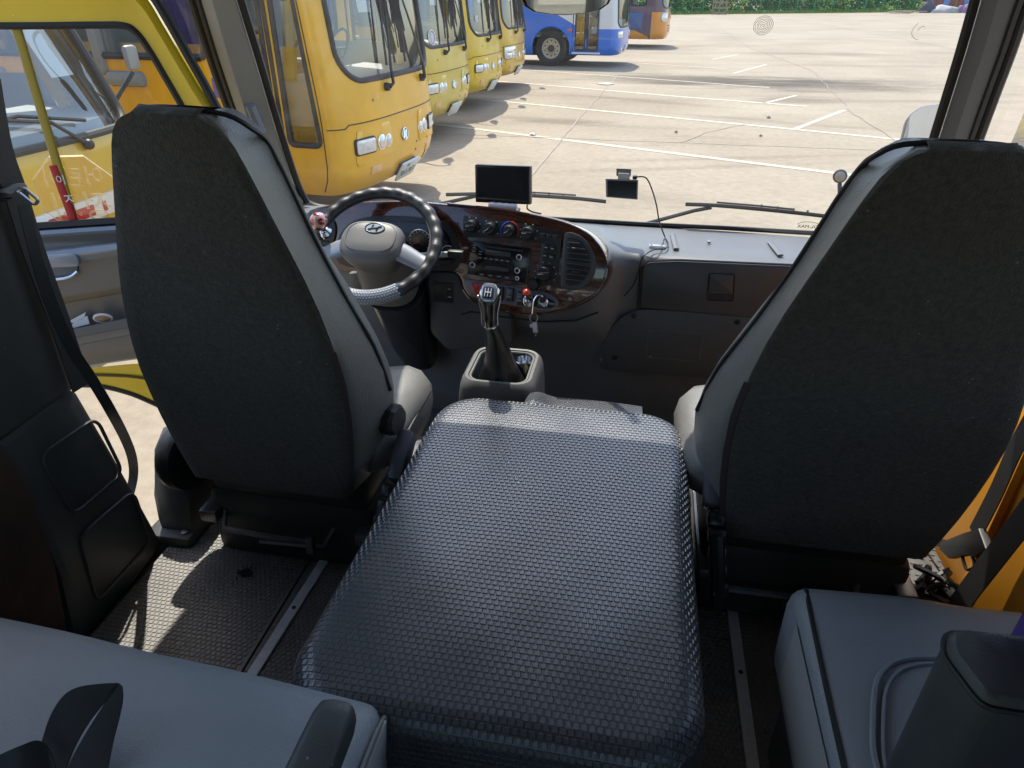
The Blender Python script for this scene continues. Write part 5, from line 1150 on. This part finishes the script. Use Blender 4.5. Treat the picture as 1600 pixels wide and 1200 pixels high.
# hub pad, emblem, spokes
hub_m = mat('hub_grey', (.15, .147, .14), .48, bump=.15, bscale=600); spoke_m = mat('spoke_silver', (.30, .32, .35), .3, .3)
rg = []
for h, s, dy in ((-.055, .80, 0), (-.02, .92, 0), (.012, .98, 0), (.028, .96, 0), (.038, .86, .004), (.044, .70, .006), (.046, .35, .006)):
    rg.append([SM @ Vector((s * .098 * math.copysign(abs(math.cos(a)) ** .62, math.cos(a)), -.012 + dy + s * (.068 if math.sin(a) > 0 else .070) * math.copysign(abs(math.sin(a)) ** .7, math.sin(a)), h)) for a in [j * math.pi / 20 for j in range(40)]])
hb = MB().loft(rg).build('hub_pad', hub_m, wh, ang=60)
MB().tube([SM @ Vector((.074 * math.copysign(abs(math.cos(a)) ** .62, math.cos(a)), -.006 + .050 * math.copysign(abs(math.sin(a)) ** .7, math.sin(a)), .0425)) for a in [j * math.pi / 20 for j in range(40)]], .0018, 5, closed=True).build('pad_crease', hub_m, hb)
ME = SM @ Matrix.Translation((.008, .022, .0455))
e = MB().lathe([(.001, 0), (.98, 0), (1, .001), (.001, .0012)][::-1], n=32); e.v = [tuple(ME @ Vector((p[0] * .029, p[1] * .0175, p[2]))) for p in e.v]; e.build('emblem_plate', mat('emblem_pale', (.5, .54, .6), .25, .5), hb)
e = MB().tube([ME @ Vector((.029 * math.cos(a), .0175 * math.sin(a), .001)) for a in [j * math.pi / 16 for j in range(32)]], .0018, 5, closed=True)
e.tube([ME @ Vector(p) for p in ((-.020, -.006, .002), (-.010, -.003, .002), (-.006, .010, .002))], .0022, 5).tube([ME @ Vector(p) for p in ((.020, .006, .002), (.010, .003, .002), (.006, -.010, .002))], .0022, 5).tube([ME @ Vector((-.011, -.002, .002)), ME @ Vector((.011, .002, .002))], .0022, 5)
e.build('emblem', mat('emblem_dark', (.03, .035, .045), .3), hb)
for sg in (-1, 1):
    S_ = []
    for t, w, h in ((.075, .030, .018), (.11, .030, .012), (.145, .027, .004), (.170, .026, .0), (.188, .028, -.002)):
        dx = Vector((sg * math.cos(R(-20)), math.sin(R(-20)), 0)); px_ = Vector((-dx.y, dx.x, 0)); c = dx * t + Vector((0, 0, h))
        S_.append([SM @ (c + px_ * (w * math.cos(b)) + Vector((0, 0, .011 * math.sin(b)))) for b in [j * math.pi / 6 for j in range(12)]])
    MB().loft(S_).build('spoke', spoke_m, wh, ang=60)
# spinner knob: a red and silver football
kc = Plane(SW + sn * .055, sn).at(498, 346); bm = bmesh.new(); bmesh.ops.create_icosphere(bm, subdivisions=5, radius=.027); ico = bmesh.new(); bmesh.ops.create_icosphere(ico, subdivisions=1, radius=1)
ax = [v.co.normalized() for v in ico.verts]; rotm = Matrix.Rotation(.35, 3, 'X') @ Matrix.Rotation(.5, 3, 'Z')
k_ = MB(); k_.v = [tuple(kc + rotm @ v.co) for v in bm.verts]; bm.verts.index_update()
for f in bm.faces:
    c = f.calc_center_median().normalized(); k_.f.append(tuple(v.index for v in f.verts)); k_.mi.append(1 if max(c.dot(a) for a in ax) > .935 else 0)
bm.free(); ico.free()
sk = k_.build('spinner_knob', [mat('ball_pale_rose', (.55, .34, .30), .15, .4, coat=1), mat('ball_red_chrome', (.32, .03, .02), .12, .6, coat=1)], wh)
MB().tube([kc + (SW - kc) * 0 - sn * .025, kc - sn * .048], .010, 10).lathe([(.001, -.062), (.020, -.06), (.022, -.05), (.014, -.042), (.001, -.04)], kc, sn, 16).build('knob_clamp', chrome, sk)
co = thing('steering_column', 'grey steering column shroud with a stalk lever, beneath the steering wheel', 'steering column', (-.755, 2.0, .2))
ca = SW - sn * .05; cb = Vector((-.735, 2.10, .12)); rg = []
for t, w, h in ((0, .075, .055), (.12, .085, .070), (.3, .088, .085), (.55, .080, .085), (.8, .075, .075), (1, .06, .06)):
    c = ca.lerp(cb, t); dv = (cb - ca).normalized(); u = Vector((1, 0, 0)); v_ = dv.cross(u)
    rg.append([c + u * (w * math.copysign(abs(math.cos(a)) ** .7, math.cos(a))) + v_ * (h * math.copysign(abs(math.sin(a)) ** .7, math.sin(a))) for a in [j * math.pi / 12 for j in range(24)]])
MB().loft(rg[:3]).build('upper_shroud', mat('shroud_beige_grey', (.13, .125, .115), .45, bump=.1, bscale=600), co, ang=60)
MB().loft([[p + Vector((.012, .01, -.02)) for p in r] for r in rg[2:]]).build('lower_shroud', mat('shroud_dark', (.030, .032, .036), .25, coat=.3), co, ang=60)
MB().tube([Vector((-.66, 1.93, .545)), Vector((-.60, 1.90, .565)), Vector((-.535, 1.89, .575))], [.011, .009, .009], 8).build('indicator_stalk', mat('stalk_silver', (.42, .43, .44), .3), co)
MB().box((-.515, 1.89, .577), (.05, .024, .024), .006).build('stalk_tip', blackp, co)
MB().box((-.84, 1.90, .46), (.05, .03, .07), .008).build('column_latch', mat('shroud_beige_grey', (.13, .125, .115), .45), co)
MB().tube([Vector((-.78, 1.98, .43)), Vector((-.76, 2.02, .30)), Vector((-.75, 2.05, .12))], .012, 8).build('column_rail', mat('shroud_beige_grey', (.13, .125, .115), .45), co)

# ---- gear lever in its box
gx = thing('gear_console', 'grey open-topped box round the gear lever, ahead of the engine cover', 'console', (-.32, 1.55, .3))
def rr3(cx, cy, w, h, r, z, n=5): return [Vector((cx + x, cy + y, z)) for x, y in rrect(w, h, r, n)]
gcx, gcy = -.318, 1.60
rgs = [rr3(gcx, gcy, .225, .25, .05, .16), rr3(gcx, gcy, .212, .238, .048, .31), rr3(gcx, gcy, .205, .23, .046, .345), rr3(gcx, gcy, .193, .218, .044, .366), rr3(gcx, gcy, .178, .202, .04, .375), rr3(gcx, gcy, .163, .188, .034, .374), rr3(gcx, gcy, .155, .18, .032, .366), rr3(gcx, gcy, .15, .175, .03, .28)]
MB().loft(rgs, caps=False).build('box', mat('console_grey', (.125, .124, .12), .5, var=.06, bump=.12, bscale=600), gx, ang=50)
MB().add(rr3(gcx, gcy, .16, .185, .02, .30), [tuple(range(24))]).build('tray', rubber, gx)
MB().tube([p + Vector((0, 0, .002)) for p in rr3(gcx, gcy, .153, .178, .032, .366)], .004, 6, closed=True).build('opening_lip', mat('console_grey', (.125, .124, .12), .5), gx)
MB().lathe([(.022, 0), (.026, .05), (.024, .052), (.018, .01)], (-.268, 1.655, .315), (0, 0, 1), 16).build('cup_holder', chrome, gx)
gl_ = thing('gear_lever', 'black gear lever with a chrome capped knob and pleated boot', 'gear lever', (-.335, 1.57, .3))
kt = PT.at(765, 458, 0); ktop = planeY(1.45).at(765, 456); kb = planeY(1.495).at(766, 506); foot = Vector((-.322, 1.595, .31))
rg = []
for t, w, d in ((0, .074, .085), (.12, .060, .070), (.3, .045, .050), (.5, .034, .036), (.75, .026, .027), (1, .021, .021)):
    c = foot.lerp(kb, t); c = c + Vector((0, .03 * math.sin(math.pi * t), 0)); rg.append([c + Vector((w * math.cos(a) * (1 + .07 * math.cos(4 * a + 5 * t) * (1 - t)), d * math.sin(a) * (1 + .07 * math.sin(3 * a) * (1 - t)), 0)) for a in [j * math.pi / 14 for j in range(28)]])
MB().loft(rg).build('boot', mat('boot_leather', (.016, .016, .017), .32, bump=.4, bscale=90), gl_, ang=70)
kd = (ktop - kb).normalized(); ku_ = kd.orthogonal().normalized()
rg = []
for t, w in ((0, .018), (.04, .0195), (.3, .019), (.6, .022), (.8, .0255), (.92, .0265), (1.0, .023)):
    c = kb.lerp(ktop, t); rg.append([c + Vector((w * math.copysign(abs(math.cos(a)) ** .8, math.cos(a)), 0, 0)) + Vector((0, w * .95 * math.copysign(abs(math.sin(a)) ** .8, math.sin(a)), .25 * w * math.sin(a))) for a in [j * math.pi / 12 for j in range(24)]])
kn = MB().loft(rg).build('knob', mat('knob_black', (.012, .012, .013), .18, coat=.6), gl_, ang=60)
KP = frame_mat(ktop + kd * .002 + Vector((0, -.008, 0)), (1, -.05, 0), (0, .62, .78))
MB().prism([KP @ Vector((x, y, .006)) for x, y in rrect(.036, .044, .011, 4)], KP.col[2].to_3d(), .012, .004).build('knob_cap', mat('cap_silver_blue', (.50, .60, .72), .15, .7), kn)
MB().prism([KP @ Vector((x, y - .002, .0075)) for x, y in rrect(.026, .028, .006, 4)], KP.col[2].to_3d(), .004, .001).build('shift_plate', mat('plate_navy', (.02, .04, .09), .15, coat=1), kn)
sp = MB()
for x in (-.007, 0, .007): sp.tube([KP @ Vector((x, -.012, .0085)), KP @ Vector((x, .008, .0085))], .0012, 5)
sp.tube([KP @ Vector((-.007, -.002, .0085)), KP @ Vector((.007, -.002, .0085))], .0012, 5); sp.build('shift_pattern', paper, kn)
for sg in (-1, 1): MB().tube([kb.lerp(ktop, t) + Vector((sg * w, -.006, 0)) for t, w in ((.02, .0195), (.4, .0195), (.7, .0245), (.9, .0265))], .0016, 5).build('knob_edge', chrome, kn)
MB().lathe([(.0195, -.004), (.0205, 0), (.0195, .004)], kb + kd * .004, kd, 20).build('knob_collar', chrome, kn)

# ---- ignition key with ring and tag
ik = thing('ignition_key', 'car key in the ignition with a wire loop and a clear tag hanging down', 'key', PT.at(849, 472, .03))
MB().tube(spline([PT.at(849, 471, .02), PT.at(848, 464, .045), PT.at(841, 461, .05), PT.at(835, 468, .05), PT.at(833, 480, .048), PT.at(832, 490, .045)], 6), .0025, 6).build('wire_loop', chrome, ik)
MB().box(PT.at(848, 467, .04), (.016, .022, .020), .004).build('key_head', blackp, ik)
kr = PT.at(834, 497, .044); MB().tube([kr + Vector((.012 * math.cos(a), .003 * math.sin(a), .013 * math.sin(a))) for a in [j * math.pi / 10 for j in range(20)]], .0014, 5, closed=True).build('key_ring', steel, ik)
MB().box(PT.at(836, 512, .042), (.015, .004, .034), .003, M=Matrix.Rotation(R(-8), 3, 'Y')).box(PT.at(831, 509, .042), (.012, .003, .012), .002).build('tag', mat('clear_tag', (.55, .56, .57), .2), ik)
MB().tube([PT.at(838, 521, .042), PT.at(836, 525, .042)], .003, 5).build('second_key', steel, ik)

# ---- monitor on the dash, dash camera on the glass with its cable
PM = Plane((-.26, 2.08, .74), (-.03, -1, .10))
mo = thing('monitor', 'black flat screen monitor standing on the dash behind the gear lever', 'monitor', PM.at(786, 322))
qs = PM.many([(742, 257), (829.5, 260), (829.5, 320), (743, 316)])
MB().prism(quadround(qs, .004, 2), PM.n, .022, .002).build('case', mat('monitor_black', (.010, .010, .011), .25), mo)
MB().prism(PM.many([(745.5, 261), (826, 263.5), (825.5, 316.5), (746, 313)], .0012), PM.n, .003, 0).build('screen', mat('screen_off', (.008, .008, .010), .06), mo, smooth=False)
MB().prism(PM.many([(826.8, 262), (829.3, 262), (829.2, 319), (826.3, 318.6)], .0016), PM.n, .003, 0).build('bezel_edge', mat('bezel_grey', (.16, .14, .14), .4), mo, smooth=False)
wg = mat('white_bracket', (.55, .58, .64), .35)
PMb = Plane(PM.p + Vector((0, -.02, 0)), PM.n)
for k in range(4): MB().lathe([(.0105, -.012), (.012, -.004), (.012, .004), (.0105, .012)], PMb.at(770 + k * 10.5, 322 + k * .8, .004), (1, -.05, -.02), 12).build('bracket_knuckle', wg, mo)
MB().box(PMb.at(786, 330, -.03), (.10, .07, .012), .004).build('bracket_foot', blackp, mo)
MB().tube(spline([PM.at(824, 320, -.01), PM.at(824, 326, -.01), PM.at(832, 331, -.02), PM.at(846, 334, -.03)], 5), .0025, 6).build('cable', rubber, mo)
PC = Plane((.14, 2.17, .80), (-.05, -1, .22))
dc = thing('dash_camera', 'small silver edged dash camera with a black screen, stuck to the windscreen', 'camera', PC.at(972, 285))
MB().prism(quadround(PC.many([(946, 279), (997, 281), (996, 312), (947, 308)]), .002, 2), PC.n, .018, .001).build('case', mat('camera_silver', (.30, .29, .28), .35, .3), dc)
MB().prism(PC.many([(949, 281.5), (995, 283.5), (994.3, 310), (949.5, 306.6)], .001), PC.n, .003, 0).build('screen', glossb, dc, smooth=False)
PC2 = Plane(PC.p + Vector((0, .01, 0)), PC.n)
MB().prism(PC2.many([(963, 263), (986, 264), (985, 276), (963, 275)]), PC.n, .02, .002).build('mount_plate', mat('mount_brown_grey', (.16, .14, .12), .4), dc)
MB().prism(PC2.many([(966, 270), (983, 271), (984, 281), (965, 280)], .008), PC.n, .02, .003).build('mount_bracket', mat('bracket_clear', (.50, .48, .45), .25), dc)
MB().box(PC.at(992, 277, 0), (.014, .014, .012), .003).build('plug', blackp, dc)
pts = [PC.at(992, 277), PC.at(1004, 276), PC.at(1012, 281), PC.at(1020, 300)] + [Plane((.2, 2.15, .6), (0, -1, .1)).at(*p) for p in ((1026, 322), (1030, 345))] + [PD.at(*p, .004) for p in ((1038, 368), (1044, 380), (1040, 388), (1022, 390))] + [PG.at(1008, 398, .012), PG.at(1002, 406, .012), PG.at(997, 425, .012), PG.at(990, 445, .012), PG.at(975, 463, .012)]
MB().tube(spline(pts, 6), .0022, 6).build('camera_cable', rubber, dc)
MB().box(PD.at(1027, 384, .002), (.05, .02, .003), .001).build('cable_tape', mat('clear_tape', (.30, .31, .33), .2), dc)
for px, py in ((1018, 383), (1036, 381)): MB().lathe([(.003, 0), (.002, .003), (.001, .003)], PD.at(px, py, .004), (0, 0, 1), 8).build('tape_screw', steel, dc)
# ================================================================== engine cover, mats, strips, belts
def studs(S, us, vs, pitch_u, pitch_v, h, keep=None, fill=.88):
    """raised rectangular studs in running bond on the surface S(u, v) -> (point, normal); returns vertex and face lists"""
    V, F = [], []; nv = int((vs[1] - vs[0]) / pitch_v); nu = int((us[1] - us[0]) / pitch_u)
    for j in range(nv):
        v0 = vs[0] + (j + .5) * pitch_v
        for i in range(nu):
            u0 = us[0] + (i + .5 + (.5 if j % 2 else 0)) * pitch_u
            if keep and not keep(u0, v0): continue
            a, b = pitch_u * fill / 2, pitch_v * fill / 2; ring = []
            for s, hh in ((1.0, -.0002), (.74, h)):
                for su, sv in ((-1, -1), (1, -1), (1, 1), (-1, 1)):
                    p, n = S(u0 + su * a * s, v0 + sv * b * s); ring.append(p + n * hh)
            k = len(V); V += ring
            F += [(k, k + 1, k + 5, k + 4), (k + 1, k + 2, k + 6, k + 5), (k + 2, k + 3, k + 7, k + 6), (k + 3, k, k + 4, k + 7), (k + 4, k + 5, k + 6, k + 7)]
    return V, F
vinyl_cov = mat('cover_black_vinyl', (.056, .062, .070), .40, var=.16, vscale=9, bump=.12, bscale=250, spec=1.0, coat=.7)
mat_floor = mat('floor_black_rubber', (.165, .157, .142), .50, var=.3, vscale=5, bump=.1, bscale=250, spec=.9)
EX0, EX1, EY0, EY1, EZ = -.425, .158, .530, 1.395, .40
cx, cy = (EX0 + EX1) / 2, (EY0 + EY1) / 2; hx_, hy_ = (EX1 - EX0) / 2, (EY1 - EY0) / 2
RC, RE = .085, .035     # plan corner radius, edge rounding
def cov(u, v):
    p, n = cov0(u, v); p.x += -.030 * max(0, (1.30 - p.y)) * max(0, min(1, (cx + .1 - p.x) / .3)); return p, n
def cov0(u, v):
    """unrolled coordinates: the flat top, then round the edge, then straight down"""
    t = (v - EY0) / (EY1 - EY0); hw = hx_ - RE; hl = hy_ - RE; r = RC - RE * .5
    x, y = u - cx, v - cy
    qx, qy = abs(x) - (hw - r), abs(y) - (hl - r); ox, oy = max(qx, 0), max(qy, 0); L = math.hypot(ox, oy)
    d = L + min(max(qx, qy), 0) - r
    zt = EZ + .005 * (1 - (x / hx_) ** 2) * (1 - (y / hy_) ** 4) + .0009 * math.sin(x * 17 + 1) * math.sin(y * 11 + .5) + .0006 * math.sin(x * 37) * math.sin(y * 29)
    if d <= 0: return Vector((u, v, zt)), Vector((0, 0, 1))
    if L > 1e-6 and (qx > 0 and qy > 0): g = Vector((ox / L * math.copysign(1, x), oy / L * math.copysign(1, y), 0))
    elif qx > qy: g = Vector((math.copysign(1, x), 0, 0))
    else: g = Vector((0, math.copysign(1, y), 0))
    base = Vector((u, v, 0)) - g * d; arc = RE * math.pi / 2
    if d < arc: a = d / RE; return base + g * (RE * math.sin(a)) + Vector((0, 0, zt - RE * (1 - math.cos(a)))), g * math.sin(a) + Vector((0, 0, math.cos(a)))
    dn_ = d - arc; return base + g * (RE + .10 * dn_) + Vector((0, 0, zt - RE - dn_)), g
DROP = .42
ec = thing('engine_cover', 'padded engine cover in black studded vinyl between the two front seats', 'engine cover', (cx, cy, 0))
nu, nv = 110, 140; rows = []
us = np.linspace(EX0 - DROP, EX1 + DROP, nu); vs_ = np.linspace(EY0 - DROP, EY1 + DROP, nv)
MB().grid([[cov(u, v)[0] for u in us] for v in vs_][::-1]).build('padded_skin', vinyl_cov, ec, ang=180)
def sdf(u, v):
    r = RC - RE * .5; qx, qy = abs(u - cx) - (hx_ - RE - r), abs(v - cy) - (hy_ - RE - r)
    return math.hypot(max(qx, 0), max(qy, 0)) + min(max(qx, qy), 0) - r, qx > 0 and qy > 0
def keepc(u, v):
    d, corner = sdf(u, v); return d < .34 and not (corner and d > .05)
V, F = studs(cov, (EX0 - .36, EX1 + .36), (EY0 - .36, EY1 + .10), .01075, .0103, .0014, keepc)
MB().add(V, F).build('raised_studs', vinyl_cov, ec, smooth=False, kind='stuff')
# stitched hem at the foot of the pad
hem = []
for k in range(121):
    a = 2 * math.pi * k / 120; ex = math.copysign(abs(math.cos(a)) ** .35, math.cos(a)); ey = math.copysign(abs(math.sin(a)) ** .35, math.sin(a)); hem.append(Vector((cx + (hx_ + .010) * ex, cy + (hy_ + .010) * ey, EZ - .12 + .004 * math.sin(k * .9))))
MB().tube(hem[:-1], .004, 5, closed=True).build('stitched_hem', mat('hem_thread', (.16, .155, .145), .8), ec)
# the front flap of vinyl over the cover's nose
rows = []
for j in range(7):
    y = 1.40 + j * .022; rows.append([Vector((x, y, .372 - .004 * j * j + .010 * math.sin((x + .25) * 9) + .012 * math.exp(-((x + .20) / .035) ** 2))) for x in [-.26 + .40 * i / 30 for i in range(31)]])
def flap(u, v):
    z = .375 - .5 * max(0, v - 1.40) ** 1.2 + .008 * math.sin((u + .25) * 9) + .014 * math.exp(-((u + .205) / .03) ** 2); return Vector((u, v, z)), Vector((0, .2, .98))
MB().grid([[flap(u, v)[0] for u in np.linspace(-.225, .06, 40)] for v in np.linspace(1.38, 1.49, 12)][::-1]).build('front_flap', vinyl_cov, ec, ang=180)
V, F = studs(flap, (-.225, .05), (1.38, 1.485), .01075, .0103, .0014); MB().add(V, F).build('flap_studs', vinyl_cov, ec, smooth=False, kind='stuff')
# ---- floor mats
def flat(z, rot=0.0): return lambda u, v: (Vector((u, v, z + .0022 * math.sin(u * 13) * math.sin(v * 9))), Vector((0, 0, 1)))
hole = Vector((-.868, 1.09, 0))
def floor_mat(name, x0, x1, y0, y1, label, keep=None):
    t = thing(name, label, 'floor mat', ((x0 + x1) / 2, (y0 + y1) / 2, 0)); S = flat(.004)
    MB().grid([[S(u, v)[0] for u in np.linspace(x0, x1, 40)] for v in np.linspace(y0, y1, 50)][::-1]).build('rubber_sheet', mat_floor, t, ang=180)
    V, F = studs(S, (x0, x1 - .006), (y0, y1), .0122, .0110, .0018, keep); MB().add(V, F).build('raised_studs', mat_floor, t, smooth=False, kind='stuff'); return t
lm = floor_mat('floor_mat', -1.115, -.735, .50, 1.62, 'studded black floor mat behind the driver seat, with a torn hole', lambda u, v: math.hypot(u - hole.x, (v - hole.y) * 1.3) > .017)
MB().prism([hole + Vector((.017 * math.cos(a) * random.uniform(.75, 1.1), .014 * math.sin(a) * random.uniform(.75, 1.1), .0085)) for a in [k * math.pi / 8 for k in range(16)]], (0, 0, 1), .003, 0).build('torn_hole', mat('hole_black', (.003, .003, .003), .9), lm)
cr = MB()
for k in range(26): a = random.uniform(0, 6.28); r_ = random.uniform(.016, .028); cr.ball(hole + Vector((r_ * math.cos(a), r_ * math.sin(a), .008)), random.uniform(.001, .0024), 1)
cr.build('torn_crumbs', rubber, lm)
floor_mat('floor_mat', -.73, -.36, .30, 1.75, 'narrow black mat strip between the left metal strip and the engine cover')
floor_mat('floor_mat', .10, .82, .30, 1.62, 'studded black floor mat on the passenger side')
# ---- metal edging strips with screws
def edging(x0, x1, y0, y1, screws, label):
    t = thing('edging_strip', label, 'metal strip', ((x0 + x1) / 2, y0, 0), 'metal floor strips'); d = (x1 - x0) / (y1 - y0)
    MB().loft([[Vector((x0 + d * (y - y0) + sx, y, z)) for sx, z in ((-.0125, .007), (.0125, .007), (.0115, .0105), (-.0115, .0105))] for y in np.linspace(y0, y1, 12)][::-1]).build('strip', alu, t)
    for y in screws: MB().lathe([(.0050, 0), (.0050, .0012), (.003, .0022), (.001, .0024)], (x0 + d * (y - y0), y, .0105), (0, 0, 1), 12).build('screw', mat('screw_black', (.02, .02, .02), .4), t)
edging(-.708, -.684, .78, 1.44, (1.005, 1.30), 'metal floor strip on the left, between the mat and the engine cover')
edging(.308, .303, .42, 1.282, (1.255, 1.012, .70), 'metal floor strip on the right of the engine cover')
# ---- bolted metal plate by the orange wall, and clutter beside it
tp_ = thing('floor_plate', 'dull embossed metal plate bolted to the floor behind the passenger seat', 'metal plate', (.74, 1.42, 0))
MB().box((.735, 1.41, .014), (.19, .20, .012), .003).build('plate', mat('embossed_steel', (.10, .10, .10), .5, .0, var=.25, vscale=40, bump=.5, bscale=120), tp_)
pb = MB()
for i in range(9):
    for j in range(9): pb.box((.655 + i * .02 + (j % 2) * .01, 1.325 + j * .02, .021), (.009, .006, .003), .001, seg=1)
pb.build('embossing', mat('embossed_steel', (.10, .10, .10), .5), tp_, kind='stuff')
for x, y in ((.70, 1.425), (.71, 1.39), (.79, 1.45)): MB().lathe([(.014, 0), (.014, .008), (.010, .012), (.001, .012)], (x, y, .020), (0, 0, 1), 6).build('bolt', mat('dark_bolt', (.05, .045, .04), .6), tp_)
MB().tube([(.69, 1.44, .028), (.70, 1.38, .026)], .005, 6).build('blue_pin', mat('pin_blue', (.25, .35, .5), .3), tp_)
cb_ = thing('belt_reel', 'tangle of black belt hardware at the foot of the orange wall', 'belt reel', (.80, 1.30, .02))
for k in range(5): MB().tube(spline([(.76 + random.uniform(-.03, .05), 1.30 + random.uniform(-.05, .05), .03 + .02 * j * (j < 3) + random.uniform(0, .015)) for j in range(5)], 4), .007, 6).build('coil', blackp, cb_)
# ---- belts
BX = planeX(.79)
rbt = thing('passenger_belt', 'black seat belt with a buckle tongue hanging by the orange wall', 'seat belt', (.79, 1.25, .2))
def belt_px(pl, pts, w, name, parent, wd=(0, 1, .4), m=belt_m): return MB().strap(spline([pl.at(x, y) for x, y in pts], 5), wd, w, .0014).build(name, m, parent)
belt_px(BX, [(1640, 610), (1592, 690), (1556, 770), (1522, 836)], .047, 'webbing', rbt, (0, .7, .5))
pt_ = BX.many([(1505, 832), (1528, 825), (1540, 858), (1522, 872), (1508, 866), (1480, 872), (1466, 858), (1470, 846)], .012)
MB().prism(pt_, BX.n, .016, .004).build('tongue_grip', blackp, rbt)
MB().tube(quadround(BX.many([(1503, 868), (1519, 866), (1524, 886), (1510, 892)], .008), .01, 3), .004, 6, closed=True, flat=.003).build('tongue_loop', mat('dark_steel', (.04, .04, .042), .35, .6), rbt)
belt_px(planeX(.80), [(1478, 850), (1452, 846), (1436, 858), (1446, 890), (1470, 925)], .020, 'webbing_lower', rbt, (0, .5, .8), blackp)
p2 = planeX(.77)
belt_px(p2, [(1680, 700), (1600, 810), (1520, 915), (1490, 955)], .06, 'wide_webbing', rbt, (0, .75, .5))
# driver's belt: webbing down the pillar with its tongue
BD = planeX(-1.10)
dbt = thing('driver_belt', 'black driver seat belt hanging down the left pillar with a silver tongue', 'seat belt', (-1.10, 1.0, .6))
belt_px(planeX(-1.118), [(-20, 120), (0, 230), (24, 300), (52, 390), (92, 500), (128, 605)], .05, 'webbing', dbt, (0, 1, .25))
hang = [(36, 320), (56, 400), (82, 480), (112, 545), (142, 590), (172, 640), (196, 686), (207, 718), (208, 748), (198, 790)]
path = spline([planeX(-1.085 - .10 * min(1.8, max(0, (y - 640) / 60))).at(x, y) for x, y in hang], 5)
MB().strap(path, [Vector((0, 1, .15)).lerp(Vector((.9, .5, .1)), min(1, k / 22)) for k in range(len(path))], .022, .0013).build('hanging_webbing', belt_m, dbt)
tg = Plane((-1.075, 1.0, .8), (1, -.35, .25))
MB().prism(quadround(tg.many([(4, 296), (24, 286), (40, 285), (45, 290), (42, 296), (26, 300), (14, 306)]), .006, 3), tg.n, .018, .005).build('tongue_grip', mat('tongue_grey', (.36, .35, .38), .4), dbt)
MB().tube(quadround(tg.many([(26, 297), (36, 293), (61, 313), (54, 321)]), .006, 3), .0030, 6, closed=True).build('tongue_loop', mat('tongue_steel', (.45, .45, .48), .25, .9), dbt)
MB().prism(quadround(tg.many([(0, 300), (14, 303), (24, 310), (6, 316), (-6, 314)]), .006, 3), tg.n, .02, .004).build('belt_stop', blackp, dbt)
# belt lying on the left bench: a loop of webbing and the dark folded end
lbt = thing('bench_belt', 'loop of black belt webbing lying on the bottom left seat cushion', 'seat belt', (-.62, .40, .43))
ZB = .432
def pz(x, y, z): return planeZ(z).at(x, y)
def ribbon(o, i, zo, zi, n=5):
    A = spline([pz(x, y, z) for (x, y), z in zip(o, zo)], n); Bq = spline([pz(x, y, z) for (x, y), z in zip(i, zi)], n); dn3 = Vector((0, .0012, -.0022)); b = MB()
    return b.loft([[p, p * .5 + q * .5 + Vector((0, 0, .002)), q, q + dn3, p * .5 + q * .5 + dn3, p + dn3] for p, q in zip(A, Bq)])
ribbon([(50, 1215), (66, 1155), (80, 1115), (100, 1086), (124, 1073), (160, 1068), (184, 1067)], [(98, 1220), (106, 1190), (119, 1160), (137, 1130), (156, 1105), (173, 1086), (186, 1070)],
       [.436, .445, .465, .482, .492, .498, .50], [.436, .440, .450, .462, .475, .486, .497]).build('webbing_loop', belt_m, lbt, ang=60)
ribbon([(186, 1068), (171, 1088), (142, 1132), (116, 1178), (96, 1222)], [(190, 1072), (191, 1092), (185, 1122), (175, 1162), (164, 1222)], [.498, .484, .462, .446, .434], [.498, .488, .470, .452, .434]).build('webbing_return', belt_m, lbt, ang=60)
ribbon([(-30, 1195), (0, 1179), (32, 1165), (60, 1157), (78, 1175), (90, 1220)], [(-30, 1240), (0, 1240), (30, 1240), (50, 1240), (70, 1240), (86, 1245)], [.45, .462, .470, .468, .455, .436], [.433] * 6).build('folded_end', mat('belt_dark_fold', (.022, .023, .026), .4), lbt, ang=60)
